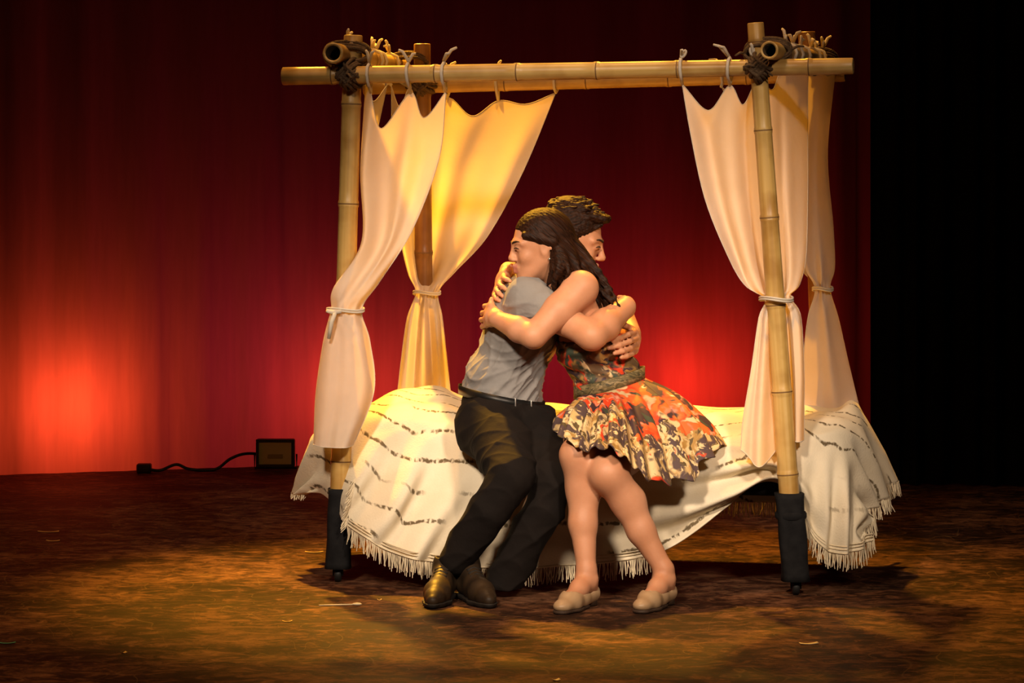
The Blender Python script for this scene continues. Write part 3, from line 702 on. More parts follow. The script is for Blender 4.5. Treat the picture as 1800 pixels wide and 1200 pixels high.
A = [[(680, 150, .62), (657, 178, .42), (642, 150, .20), (652, 163, .06), (670, 226, .07), (722, 163, .04), (745, 207, .04), (784, 160, .02)],
     [(655, 280, .5), (642, 290, .36), (632, 290, .2), (640, 300, .06), (668, 300, .08), (705, 290, .04), (740, 285, .06), (771, 278, .03)],
     [(655, 415, .32), (645, 420, .26), (636, 420, .16), (640, 425, .03), (660, 425, .05), (685, 420, .02), (706, 410, .04), (724, 404, .01)],
     [(640, 490, .09), (618, 498, .06), (600, 498, .04), (588, 507, .03), (605, 510, .0), (630, 508, -.01), (650, 503, .0), (668, 493, .02)],
     [(632, 543, .05), (618, 545, .06), (600, 545, .06), (582, 545, .05), (590, 546, .01), (605, 547, -.01), (622, 546, .0), (636, 543, .02)],
     [(640, 600, .06), (620, 602, .075), (595, 605, .075), (570, 600, .06), (585, 603, .01), (608, 603, -.01), (630, 602, .0), (649, 598, .03)],
     [(650, 690, .07), (620, 690, .08), (590, 690, .08), (557, 690, .07), (578, 692, .0), (606, 693, -.02), (635, 692, .0), (657, 686, .03)],
     [(617, 780, .06), (600, 782, .075), (575, 783, .075), (553, 780, .06), (570, 786, .0), (590, 787, -.02), (608, 786, -.01), (621, 782, .02)]]
curtain('white canopy curtain tied back around the front left bamboo post', A, (3, 0.012), [(0, LB0, LB1, .033), (2, LB0, LB1, .034), (3, FB0, FB1, .03), (5, FB0, FB1, .03), (7, FB0, FB1, .03)], 4, 1,
        [[(600, 547, -.02), (585, 549, -.02), (574, 546, -.03)], [(590, 548, -.02), (583, 565, -.03), (578, 595, -.02)]])
Bc = [[(688, 150, .70), (703, 188, .80), (722, 155, .92), (748, 222, 1.07), (786, 172, 1.04), (830, 204, 1.02), (876, 177, 1.0), (925, 183, .97), (977, 163, .95)],
      [(692, 300, .76), (700, 300, .82), (715, 300, .88), (740, 310, 1.06), (775, 300, 1.0), (810, 300, .98), (845, 300, .96), (888, 298, .94), (924, 295, .92)],
      [(706, 420, .86), (712, 420, .88), (722, 420, .94), (738, 425, 1.06), (762, 425, 1.06), (787, 425, .99), (812, 422, .95), (837, 420, .92), (860, 413, .91)],
      [(719, 480, .92), (723, 482, .93), (731, 482, .95), (742, 482, 1.04), (756, 485, 1.04), (769, 485, .97), (782, 483, .94), (793, 480, .92), (803, 476, .91)],
      [(731, 514, .93), (734, 514, .93), (738, 515, .93), (744, 516, .92), (750, 516, .92), (756, 516, .92), (762, 515, .93), (767, 514, .93), (771, 513, .94)],
      [(717, 560, .93), (724, 560, .92), (733, 562, .93), (741, 562, .92), (749, 562, .92), (757, 562, .93), (765, 562, .92), (772, 560, .93), (779, 558, .94)],
      [(706, 640, .92), (716, 640, .90), (728, 640, .92), (739, 640, .90), (750, 640, .91), (761, 640, .93), (770, 640, .90), (779, 640, .91), (788, 638, .93)],
      [(700, 695, .90), (712, 695, .88), (725, 696, .90), (738, 696, .88), (750, 696, .89), (762, 696, .91), (773, 696, .88), (783, 695, .89), (794, 693, .91)]]
curtain('golden-lit canopy curtain gathered at the rear left post behind the couple', Bc, (3, 0.010), [(0, LB0, LB1, .032), (2, LB0, LB1, .032), (4, BB0, BB1, .029), (6, BB0, BB1, .029), (8, BB0, BB1, .029)], 4, 2)
Cc = [[(1199, 148, -.16), (1245, 194, -.15), (1283, 150, -.18), (1306, 184, -.16), (1332, 140, -.12), (1357, 158, -.10), (1372, 127, -.04), (1395, 127, .08), (1420, 128, .22)],
      [(1213, 232, -.16), (1248, 240, -.13), (1280, 235, -.16), (1305, 235, -.13), (1335, 235, -.12), (1358, 235, -.11), (1378, 235, -.07), (1398, 235, .02), (1419, 235, .12)],
      [(1239, 350, -.16), (1268, 352, -.13), (1292, 352, -.16), (1314, 352, -.12), (1340, 352, -.11), (1364, 352, -.12), (1382, 352, -.12), (1400, 352, -.05), (1419, 352, .02)],
      [(1279, 450, -.17), (1298, 455, -.15), (1314, 455, -.17), (1330, 455, -.13), (1350, 455, -.12), (1368, 455, -.13), (1386, 455, -.15), (1402, 455, -.11), (1416, 452, -.07)],
      [(1308, 500, -.17), (1320, 508, -.18), (1332, 508, -.18), (1345, 508, -.15), (1358, 505, -.13), (1370, 505, -.14), (1384, 505, -.17), (1396, 505, -.15), (1405, 500, -.11)],
      [(1344, 526, -.17), (1347, 525, -.18), (1350, 525, -.18), (1354, 524, -.16), (1363, 523, -.14), (1372, 523, -.15), (1377, 523, -.18), (1383, 523, -.17), (1389, 522, -.15)],
      [(1333, 560, -.18), (1339, 560, -.20), (1346, 560, -.20), (1354, 560, -.17), (1366, 560, -.13), (1378, 560, -.15), (1390, 555, -.19), (1399, 555, -.18), (1407, 555, -.15)],
      [(1320, 650, -.20), (1330, 650, -.22), (1341, 650, -.22), (1354, 650, -.18), (1373, 650, -.13), (1388, 650, -.15), (1397, 650, -.20), (1406, 650, -.19), (1413, 650, -.16)],
      [(1306, 735, -.22), (1321, 738, -.24), (1337, 742, -.24), (1355, 738, -.20), (1377, 725, -.14), (1391, 728, -.17), (1399, 730, -.21), (1406, 730, -.20), (1413, 728, -.17)],
      [(1302, 790, -.22), (1318, 806, -.25), (1336, 820, -.25), (1356, 800, -.21), (1378, 772, -.14), (1392, 774, -.17), (1399, 776, -.21), (1406, 776, -.20), (1413, 773, -.17)]]
curtain('white canopy curtain split around the front right bamboo post', Cc, (3.4, 0.011), [(0, FB0, FB1, .028), (2, FB0, FB1, .028), (4, FB0, FB1, .028), (6, RB0, RB1, .029), (7, RB0, RB1, .029), (8, RB0, RB1, .029)], 5, 3)
Dc = [[(1268, 152, .79), (1320, 192, .77), (1380, 150, .75), (1464, 128, .69), (1456, 134, .62), (1445, 128, .55), (1432, 134, .50), (1421, 128, .45)],
      [(1320, 270, .77), (1360, 270, .76), (1400, 270, .75), (1453, 270, .72), (1446, 270, .63), (1436, 270, .55), (1426, 270, .50), (1416, 270, .45)],
      [(1370, 400, .75), (1395, 400, .75), (1420, 400, .74), (1464, 400, .70), (1452, 400, .61), (1438, 400, .57), (1425, 400, .55), (1413, 400, .52)],
      [(1405, 470, .73), (1420, 470, .73), (1435, 470, .72), (1467, 470, .66), (1455, 470, .60), (1442, 470, .57), (1430, 470, .57), (1416, 468, .57)],
      [(1436, 508, .65), (1442, 508, .65), (1448, 508, .65), (1460, 507, .63), (1453, 508, .60), (1446, 509, .59), (1440, 509, .59), (1433, 508, .60)],
      [(1430, 560, .65), (1440, 560, .66), (1450, 560, .66), (1474, 560, .64), (1461, 560, .59), (1447, 560, .58), (1434, 560, .58), (1421, 558, .59)],
      [(1425, 640, .64), (1440, 640, .66), (1460, 640, .66), (1492, 640, .63), (1473, 640, .58), (1452, 640, .57), (1432, 640, .57), (1412, 638, .58)],
      [(1416, 735, .62), (1440, 735, .64), (1470, 735, .64), (1514, 730, .62), (1486, 736, .57), (1458, 736, .56), (1431, 736, .56), (1405, 734, .57)]]
curtain('canopy curtain gathered at the rear right post, behind the split one', Dc, (2.6, 0.009), [(0, BB0, BB1, .028), (3, RB0, RB1, .028), (5, RB0, RB1, .028), (7, RB0, RB1, .028)], 4, 4)

# ================================================================== PEOPLE
def rot(yaw, pitch=0, roll=0):
    m = Matrix.Rotation(math.radians(yaw), 3, 'Z') @ Matrix.Rotation(math.radians(pitch), 3, 'Y') @ Matrix.Rotation(math.radians(roll), 3, 'X')
    return np.array(m)
def head(f, c, R, sc, neck_to, neck_r, female):
    """skull, face, nose, lips, ears and neck; local x = forward, y = left, z = up"""
    c = np.array(c); L = lambda *p: c+R@(np.array(p)*sc)
    E = lambda p, r, k=0.02: f.ell(L(*p), np.array(r)*sc, R, k)
    E((-.012, 0, .030), (.098, .076, .090)); E((.020, 0, -.030), (.066, .060, .088), .03)
    E((.055, 0, -.072), (.034, .042, .040), .025); E((.074, 0, -.103), (.018, .022, .016), .02)
    for s in (-1, 1):
        f.cap(L(-.005, .056*s, -.045), L(.066, .022*s, -.100), .016*sc, .013*sc, .025)      # jaw
        E((.060, .040*s, -.032), (.022, .020, .020), .02)                                    # cheek
        f.cap(L(.086, .012*s, .022), L(.070, .050*s, .018), .010*sc, .010*sc, .015)          # brow
        f.carve(L(.094, .032*s, .003), np.array((.015, .016, .011))*sc, R, .010)             # eye socket
        E((.079, .031*s, .001), (.013, .014, .012), .004)                                    # lid
        f.cap(L(.076, .044*s, .006), L(.091, .024*s, .008), .0035*sc, .0035*sc, .004)
        E((.099, .013*s, -.036), (.010, .008, .008), .006)                                   # nostril
        ex = .008 if female else 0
        E((-.010+ex, .074*s, -.010), (.017, .009, .031), .006); f.carve(L(-.004+ex, .084*s, -.008), np.array((.009, .006, .016))*sc, R, .004)
        f.cap(L(-.02, .076*s, .014), L(-.024, .080*s, -.012), .006*sc, .005*sc, .004)
    nx = -.005 if female else 0
    f.cap(L(.090, 0, .012), L(.108+nx, 0, -.026), .008*sc, .0105*sc, .012)                      # nose
    E((.110+nx, 0, -.031), (.011, .010, .009), .008)
    f.cap(L(.090, -.020, -.064), L(.098, 0, -.059), .0055*sc, .0075*sc, .006); f.cap(L(.090, .020, -.064), L(.098, 0, -.059), .0055*sc, .0075*sc, .006)
    f.cap(L(.087, -.017, -.075), L(.095, 0, -.076), .006*sc, .0085*sc, .006); f.cap(L(.087, .017, -.075), L(.095, 0, -.076), .006*sc, .0085*sc, .006)
    f.cap(L(-.025, 0, -.05), neck_to, neck_r*sc, neck_r*1.08, .03)
    return L
def fingers(f, wrist, wr, chains, r, thumb=None, k=.004):
    """palm web from the wrist to every knuckle, each finger a chain of its own"""
    w = W(*wrist)
    pts = [[W(*p) for p in ch] for ch in chains]
    for ch in pts: f.cap(w, ch[0], wr*0.75, r*1.15, .012)
    for a, b in zip(pts[:-1], pts[1:]): f.cap((w+a[0])/2, (w+b[0])/2, wr*0.65, wr*0.65, .012); f.cap(a[0], b[0], r*1.05, r*1.05, .006)
    for ch in pts: f.chain(ch, [r*1.1]+[r]*(len(ch)-2)+[r*0.82], k)
    if thumb: f.chain([W(*p) for p in thumb], [r*1.5]+[r*1.15]*(len(thumb)-2)+[r*0.9], .008)
def crease(V, Q, amp, terms, mask=None, sharp=False):
    """soft cloth creases: warped sine ridges pushed along the normals"""
    N = normals(V, Q); d = np.zeros(len(V))
    for (dx, dy, dz), fr, ph, w in terms:
        q = V@np.array((dx, dy, dz)); r = V@np.array((dy, dz, dx))
        sn = np.sin(q*fr+ph+1.6*np.sin(r*fr*0.31+ph*2.1)); d += w*(sn if not sharp else 1.6*(1-np.abs(sn))**2-0.5)
    d *= amp
    if mask is not None: d *= mask(V)
    return V+N*d[:, None]
def finish(name, f, mats, parent, smooth=2, amp=0, terms=(), mask=None, fm=None, sharp=False):
    V, Q = f.mesh(smooth)
    if amp: V = crease(V, Q, amp, terms, mask, sharp); V = relax(V, Q, 0.4)
    face = fm(V[Q].mean(1)) if fm else None
    return quad_obj(name, V, Q, mats, parent, face)
def local_mesh(name, c, R, sc, V, Fs, mat, parent):
    return mesh_obj(name, [c+R@(np.array(v)*sc) for v in V], Fs, mat, parent)
def face_bits(c, R, sc, parent, sides=(-1, 1)):
    for s in sides:
        V, Fs = tube([(.098-.010*t*t-.010*t, (.010+.040*t)*s, .021+.006*math.sin(t*2.6)) for t in np.linspace(0, 1, 7)], [.0022, .0034, .0038, .0036, .003, .0022, .0014], 6)
        local_mesh('eyebrow', np.array(c), R, sc, V, Fs, M['brow'], parent)
        V, Fs = tube([(.0955-.012*t*t, (.020+.026*t)*s, .0005+.004*math.sin(t*3.1)) for t in np.linspace(0, 1, 7)], [.001, .0024, .003, .003, .0028, .002, .001], 6)
        local_mesh('eyelashes', np.array(c), R, sc, V, Fs, M['eye'], parent)

# ------------------------------------------------------------------ the man
LO, HI, VX = (-0.36, -0.72, -0.01), (0.47, 0.48, 1.34), 0.0042
mh_c, mh_R, mh_s = np.array(W(1007, 423, .22)), rot(-6, 15, 0), 1.0
f = Field(LO, HI, VX)
ML = head(f, mh_c, mh_R, mh_s, W(985, 500, .15), .056, False)
for a, b, ra, rb in (((980, 505, .14), (925, 590, .09), .09, .10), ((925, 590, .09), (885, 680, .09), .10, .10), ((940, 530, -.06), (960, 522, .22), .045, .045)): f.cap(W(*a), W(*b), ra, rb, .04)
for hip, kn, an in (((860, 740, .02), (900, 836, -.36), (803, 976, -.30)), ((925, 742, .08), (970, 838, -.30), (893, 1000, -.245))):
    f.chain([W(885, 700, .08), W(*hip), W(*kn), W(*an)], [.09, .07, .05, .034], .03)
sh, el, wr = W(942, 532, -.085), W(1040, 590, -.205), W(1098, 541, -.04)
f.chain([sh, (sh+el)/2, el], [.044, .048, .045], .02); f.chain([el, el*0.62+wr*0.38, wr], [.045, .050, .034], .02)
fingers(f, (1100, 538, -.03), .036, [[(1103, 528, .05), (1098, 524, .10), (1088, 522, .13)], [(1105, 537, .05), (1100, 534, .11), (1090, 532, .14)], [(1105, 546, .05), (1100, 544, .10), (1090, 543, .13)], [(1103, 555, .05), (1098, 554, .09), (1090, 553, .12)]], .0095)
sh, el, wr = W(965, 525, .22), W(1088, 548, .32), W(1110, 586, .13)
f.chain([sh, el, wr], [.055, .045, .032], .02)
fingers(f, (1108, 589, .12), .032, [[(1116, 583, .03), (1104, 588, -.07), (1090, 594, -.115), (1078, 600, -.135)], [(1119, 594, .03), (1107, 600, -.08), (1088, 607, -.125), (1070, 612, -.145)], [(1119, 606, .03), (1108, 612, -.075), (1094, 617, -.12), (1080, 621, -.135)], [(1116, 617, .03), (1110, 622, -.06), (1101, 626, -.10), (1092, 628, -.115)]], .0092,
        [(1108, 578, .09), (1098, 572, .02), (1086, 574, -.04)])
def man_faces(C):
    q = (C-mh_c)@mh_R/mh_s
    m = np.zeros(len(C), int)
    beard = (q[:, 2] < -.035-.25*(.08-q[:, 0]).clip(0)*0) & (q[:, 2] > -.125) & (q[:, 0] > -.005) & (q[:, 0] < .12) & ~((q[:, 2] > -.050) & (q[:, 0] > .05))
    m[beard] = 1
    lip = (q[:, 0] > .0865) & (np.abs(q[:, 1]) < .021) & (q[:, 2] < -.055) & (q[:, 2] > -.083); m[lip] = 2
    return m
man = finish('person', f, [M['skin_man'], M['stubble'], M['lips']], None, 2, fm=man_faces)
tag(man, 'man in grey short-sleeved shirt and black trousers hugging the woman on the bed', 'person', 'embracing couple on the bed')
face_bits(mh_c, mh_R, mh_s, man)
# hair: thick on top, short at the sides
f = Field(mh_c-0.17, mh_c+0.17, 0.003)
ML = lambda *p: mh_c+mh_R@np.array(p)
f.ell(ML(-.018, 0, .052), (.106, .083, .088), mh_R, .02)
for i in range(150):
    a = rng.uniform(-.10, .085); b = rng.uniform(-.065, .065); z = .052+.088*math.sqrt(max(0.02, 1-((a+.018)/.106)**2-(b/.083)**2))
    f.cap(ML(a-.012, b, z-.006), ML(a+.020, b*1.05, z+rng.uniform(.0, .010)), .006, .0035, .006)
for i in range(9): f.cap(ML(.055, -.05+.0125*i, .095), ML(.088+rng.uniform(-.006, .006), -.052+.013*i, .096+rng.uniform(-.008, .010)), .018, .010, .010)
f.ell(ML(-.070, 0, .00), (.045, .070, .075), mh_R, .02)
f.clip(ML(.084, 0, .074), mh_R@np.array((.72, 0, -.70)))
for s in (-1, 1): f.cap(ML(.012, .071*s, .04), ML(.012, .070*s, -.012), .010, .006, .01)
hair = finish('hair', f, [M['hair_man']], man, 1, 0.0008, (((.3, .2, .9), 620, 0, 1), ((.8, .5, .1), 530, 1, .7)))
# shirt
f = Field((-0.36, -0.40, 0.5), (0.30, 0.45, 1.12), VX)
for p, r in (((882, 700, .085), (.132, .165, .07)), ((886, 660, .085), (.128, .165, .09)), ((905, 610, .085), (.116, .178, .10)), ((922, 565, .075), (.124, .186, .10)), ((934, 528, .075), (.108, .175, .075))): f.ell(W(*p), r, rot(0, 12), .05)
f.cap(W(927, 522, -.055), W(950, 515, .22), .066, .062, .03)
f.cap(W(928, 527, -.075), W(988, 562, -.155), .070, .058, .03)
f.cap(W(960, 520, .24), W(1030, 535, .30), .068, .058, .03)
f.cap(W(945, 510, .08), W(985, 495, .14), .085, .07, .03)
sl_n = np.array(W(1040, 590, -.205))-np.array(W(938, 528, -.09))
# sleeve ends cleanly: clip only near the sleeve opening
p0 = np.array(W(978, 556, -.145)); sl, X, Y, Z = f.sub(p0-.12, p0+.12); nn = sl_n/np.linalg.norm(sl_n)
dd = ((X-p0[0])*nn[0]+(Y-p0[1])*nn[1]+(Z-p0[2])*nn[2]); near = (Y < -.085)
f.f[sl] = np.where(near, np.maximum(f.f[sl], dd), f.f[sl])
pc = np.array(W(1000, 497, .15))
f.clip(W(882, 706, .085), (-.20, 0, -1))
shirt_terms = (((.75, .25, -.62), 60, .4, .9), ((.55, .5, -.75), 95, 1.1, .5), ((.9, .1, -.3), 34, 2.0, .8), ((.2, .8, .5), 70, 0, .35))
shirt = finish('shirt', f, [M['shirt']], man, 2, .0062, shirt_terms, lambda V: .25+.75*np.clip((1.0-V[:, 2])/.25, 0, 1), sharp=True)
# trousers
f = Field((-0.36, -0.62, 0.02), (0.30, 0.42, 0.78), VX)
f.ell(W(882, 715, .075), (.138, .170, .085), rot(0, 10), .03)
f.ell(W(858, 760, -.01), (.112, .120, .100), rot(0, 25), .04); f.ell(W(925, 755, .03), (.10, .13, .10), None, .04)
f.chain([W(862, 748, -.02), W(888, 790, -.20), W(900, 836, -.37)], [.105, .094, .074], .03)
f.chain([W(900, 836, -.37), W(862, 893, -.36), W(815, 962, -.31), W(801, 984, -.30)], [.074, .066, .058, .056], .008)
f.chain([W(930, 750, .03), W(955, 795, -.15), W(972, 838, -.30)], [.098, .086, .066], .012)
f.chain([W(972, 838, -.30), W(957, 893, -.30), W(908, 980, -.25), W(886, 1022, -.235)], [.066, .064, .064, .060], .008)
f.clip(W(882, 693, .085), (.20, 0, 1))
tr_terms = (((.6, -.3, -.7), 30, .2, .9), ((.2, .6, .75), 44, 1.3, .5), ((.8, .4, .2), 22, 2.2, .6))
trousers = finish('trousers', f, [M['trousers']], man, 2, .0042, tr_terms, sharp=True)
# belt with light tabs
def belt_ring(c, rx, ry, h, tilt, n=60, th=.004):
    V = []
    for (dr, dz) in ((0, -h/2), (th, -h/2), (th, h/2), (0, h/2)):
        for j in range(n):
            a = 2*math.pi*j/n; x = (rx+dr)*math.cos(a); V.append((c[0]+x, c[1]+(ry+dr)*math.sin(a), c[2]+dz+tilt*x))
    return V, grid_faces(4, n, True)+[(3*n+j, 3*n+(j+1) % n, (j+1) % n, j) for j in range(n)]
bc = W(882, 698, .08); V, Fs = belt_ring(bc, .139, .171, .03, -.20)
belt = mesh_obj('belt', V, Fs, M['belt'], man)
for px in (906, 934):
    x = (px-900)*9.9/F_PX; a = math.acos(max(-1, min(1, (x-bc.x)/.145))); y = bc.y-.177*math.sin(a); z = bc.z-.2*(x-bc.x)
    V, Fs = box((x-.0022, y-.004, z-.022), (x+.0022, y+.004, z+.018), .001); mesh_obj('belt_loop', V, Fs, M['metal'], belt)
# shoes
def shoe_man(ankle, toe, name='shoe'):
    a = Vector(ankle); t = Vector(toe); fw = Vector((t.x-a.x, t.y-a.y, 0)).normalized(); yaw = math.degrees(math.atan2(fw.y, fw.x)); R = rot(yaw)
    base = np.array((a.x, a.y, 0.0)); Lc = lambda x, y, z: base+R@np.array((x, y, z))
    f = Field(base-np.array((.27, .27, .02)), base+np.array((.27, .27, .2)), .0032)
    f.chain([Lc(-.035, 0, .042), Lc(.06, 0, .040), Lc(.13, 0, .036), Lc(.185, 0, .028), Lc(.215, 0, .024)], [.036, .036, .041, .029, .019], .015)
    f.cap(Lc(-.02, 0, .06), Lc(-.015, 0, .115), .038, .036, .02); f.cap(Lc(0, 0, .090), Lc(.10, 0, .048), .032, .030, .02)
    f.carve(Lc(-.015, 0, .145), (.032, .028, .03), R, .006); f.clip((0, 0, .014), (0, 0, -1))
    o = finish(name, f, [M['leather_man']], man, 1)
    f = Field(base-np.array((.27, .27, .02)), base+np.array((.27, .27, .1)), .0034)
    f.chain([Lc(-.035, 0, .02), Lc(.06, 0, .02), Lc(.13, 0, .02), Lc(.185, 0, .02), Lc(.217, 0, .02)], [.040, .037, .045, .033, .022], .015); f.clip((0, 0, .016), (0, 0, 1)); f.clip((0, 0, .001), (0, 0, -1))
    finish('sole', f, [M['sole']], o, 0)
    parts = []
    for i in range(4):
        x = .040+.018*i; z = .122-.44*x+.002; parts.append(tube([Lc(x, -.022, z-.008), Lc(x+.004, 0, z), Lc(x+.008, .022, z-.008)], .0026, 6)); parts.append(tube([Lc(x+.008, -.022, z-.010), Lc(x+.004, 0, z), Lc(x, .022, z-.008)], .0024, 6))
    V, Fs = join(parts); mesh_obj('laces', V, Fs, M['sole'], o)
    return o
shoe_man(W(780, 1006, -.30), W(762, 1050, -.50)); shoe_man(W(826, 1008, -.30), W(862, 1060, -.52))

# ------------------------------------------------------------------ the woman
LO, HI = (-0.12, -0.70, -0.01), (0.62, 0.42, 1.30)
wh_c, wh_R, wh_s = np.array(W(949, 432, -.035)), rot(190, 7, 0), .93
f = Field(LO, HI, VX)
head(f, wh_c, wh_R, wh_s, W(992, 498, .0), .050, True)
f.cap(W(992, 500, .0), W(1005, 520, .01), .056, .075, .03)
f.ell(W(1020, 545, .01), (.085, .15, .085), rot(0, -18), .03); f.ell(W(1035, 600, .01), (.100, .13, .09), rot(0, -18), .04)
f.ell(W(1064, 655, .03), (.090, .105, .09), None, .04); f.ell(W(1085, 715, .06), (.12, .15, .09), None, .04)
f.cap(W(1018, 508, -.125), W(985, 505, .16), .052, .050, .03)
# near (left) arm
sh, el, wr = W(1022, 506, -.135), W(938, 590, -.215), W(874, 561, -.105)
f.chain([sh, sh*.55+el*.45, el], [.056, .050, .040], .02); f.chain([el, el*.62+wr*.38, wr], [.040, .041, .027], .015)
fingers(f, (873, 558, -.10), .028, [[(860, 537, -.055), (852, 538, -.005), (853, 539, .03), (860, 540, .055)], [(856, 548, -.055), (848, 550, -.005), (848, 551, .035), (855, 552, .06)], [(854, 560, -.055), (846, 562, -.005), (847, 563, .03), (853, 564, .055)], [(855, 571, -.05), (848, 574, -.01), (849, 575, .02), (854, 576, .04)]], .0085,
        [(866, 549, -.085), (863, 537, -.075), (864, 525, -.06)])
# far (right) arm over his far shoulder, hand on his upper back
sh, el, wr = W(985, 505, .16), W(935, 485, .33), W(893, 474, .13)
f.chain([sh, el, wr], [.050, .040, .027], .02)
fingers(f, (892, 477, .11), .028, [[(886, 487, .05), (886, 489, .0), (891, 491, -.03), (897, 494, -.045)], [(879, 497, .05), (878, 500, .0), (883, 504, -.03), (890, 509, -.045)], [(874, 507, .055), (873, 510, .0), (877, 515, -.025), (884, 521, -.04)], [(870, 517, .06), (869, 520, .01), (873, 525, -.015), (879, 529, -.03)]], .0085,
        [(896, 474, .07), (897, 470, .02), (899, 466, -.02)])
# legs
KN1, AN1, TO1 = W(1016, 800, -.42), W(1031, 1003, -.47), W(986, 1074, -.63)
KN2, AN2, TO2 = W(1068, 832, -.46), W(1167, 1001, -.45), W(1129, 1070, -.60)
f.chain([W(1062, 738, .0), W(1038, 770, -.22), KN1], [.092, .080, .054], .03); f.chain([W(1115, 738, .02), W(1090, 790, -.24), KN2], [.092, .082, .058], .03)
for K, A_, bend in ((KN1, AN1, (.01, .03)), (KN2, AN2, (.012, .03))):
    c1 = K*.70+A_*.30+Vector((bend[0], bend[1], 0)); c2 = K*.4+A_*.6+Vector((0, .018, 0))
    f.chain([K, c1, c2, A_], [.055, .053, .042, .029], .022)
def foot_frame(A_, T_):
    fw = Vector((T_.x-A_.x, T_.y-A_.y, 0)).normalized(); R = rot(math.degrees(math.atan2(fw.y, fw.x))); base = np.array((A_.x, A_.y, 0.0))
    return base, R, (lambda x, y, z: base+R@np.array((x, y, z)))
feet = []
for A_, T_ in ((AN1, TO1), (AN2, TO2)):
    base, R, Lc = foot_frame(A_, T_); feet.append((base, R, Lc))
    f.chain([np.array(A_), Lc(.0, 0, .075), Lc(-.022, 0, .048)], [.031, .032, .028], .015)
    f.chain([Lc(.0, 0, .085), Lc(.05, 0, .062), Lc(.11, 0, .037), Lc(.15, 0, .026)], [.031, .029, .024, .016], .015)
    for s in (-1, 1): f.ell(Lc(0, .030*s, .085), (.012, .008, .012), R, .008)
def woman_faces(C):
    q = (C-wh_c)@wh_R/wh_s; m = np.zeros(len(C), int)
    m[(q[:, 0] > .0865) & (np.abs(q[:, 1]) < .021) & (q[:, 2] < -.055) & (q[:, 2] > -.083)] = 1
    return m
woman = finish('person', f, [M['skin'], M['lips']], None, 2, fm=woman_faces)
tag(woman, 'woman in strapless floral dress with long dark hair hugging the man on the bed', 'person', 'embracing couple on the bed')
face_bits(wh_c, wh_R, wh_s, woman)
V, Fs = lathe([(.0005, -.004), (.003, -.003), (.004, 0), (.003, .003), (.0005, .004)], 10)
local_mesh('earring', wh_c, wh_R, 1.0, [(v[0]-.012, v[1]+.078, v[2]-.042) for v in V], Fs, M['metal'], woman)
# hair, half gathered, falling behind the shoulder
WL = lambda *p: wh_c+wh_R@(np.array(p)*wh_s)
f = Field(np.array((-.03, -.22, .72)), np.array((.40, .20, 1.30)), .0032)
f.ell(WL(-.020, 0, .040), np.array((.104, .084, .092))*wh_s, wh_R, .02); f.ell(WL(-.065, 0, .00), np.array((.055, .070, .075))*wh_s, wh_R, .03)
f.clip(WL(.080, 0, .070), wh_R@np.array((.66, 0, -.75)))
f.ell(WL(-.075, 0, -.02), np.array((.045, .060, .070))*wh_s, wh_R, .02)
for s in (-1, 1): f.cap(WL(.058, .060*s, .045), WL(-.035, .080*s, .012), .013, .018, .012)
strands = [[(985, 440, -.09), (990, 465, -.10), (985, 492, -.085), (990, 505, -.06)], [(995, 435, -.07), (1008, 465, -.09), (1005, 490, -.06), (1020, 505, -.03)], [(1002, 425, -.04), (1032, 462, -.06), (1052, 500, -.05), (1068, 545, -.06)], [(1005, 430, -.02), (1038, 472, -.03), (1060, 515, -.03), (1074, 556, -.03)], [(1000, 450, .02), (1020, 480, .01), (1045, 515, .0), (1064, 555, .01)], [(990, 445, -.08), (1000, 475, -.105), (994, 500, -.08)], [(980, 450, -.08), (981, 475, -.09), (978, 498, -.07)], [(1005, 450, -.05), (1034, 490, -.05), (1062, 530, -.06)]]
for st in strands:
    P = catmull([list(W(*p)) for p in st], 9); f.chain(P, list(np.linspace(.025, .007, 9)), .016)
for i in range(60):
    st = strands[i % len(strands)]; off = np.array((rng.normal(0, .010), rng.normal(0, .012), rng.normal(0, .006)))
    P = catmull([list(np.array(W(*p))+off*(1+.5*j)) for j, p in enumerate(st)], 9); f.chain(P, list(np.linspace(.006, .0028, 9)), .012)
hair = finish('hair', f, [M['hair_woman']], woman, 2, 0.0005, (((.6, .1, .7), 560, 0, 1), ((.2, .9, .3), 480, 1, .6)))
# fine loose strands
parts = []
for i in range(70):
    st = strands[(i*3) % len(strands)]; off = np.array((rng.normal(0, .008), rng.normal(0, .008), rng.normal(0, .006)))
    P = catmull([list(np.array(W(*p))+off*(.6+.6*j)) for j, p in enumerate(st)], 8); parts.append(tube(P, .0011, 4, False))
V, Fs = join(parts); o = mesh_obj('loose_strands', V, Fs, M['hair_woman'], woman); o['kind'] = 'stuff'
# bodice
f = Field((.05, -.30, .55), (.52, .26, .98), .0042)
f.ell(W(1022, 560, .01), (.093, .155, .085), rot(0, -18), .03); f.ell(W(1040, 608, .01), (.118, .140, .085), rot(0, -18), .04)
f.ell(W(1066, 655, .03), (.112, .122, .09), None, .04); f.ell(W(1072, 690, .04), (.112, .125, .05), None, .04)
f.clip(W(1030, 594, .0), (-.12, 0, 1)); f.clip(W(1070, 697, .03), (-.28, 0, -1))
bodice = finish('bodice', f, [M['dress_bodice']], woman, 2, .0028, (((.25, .1, 1), 190, 0, 1), ((.4, .5, .8), 90, 1, .5)))
wc = W(1071, 672, .035); V, Fs = belt_ring(wc, .112, .126, .042, .28, 60, .005)
mesh_obj('waistband', V, Fs, M['dress_band'], woman)
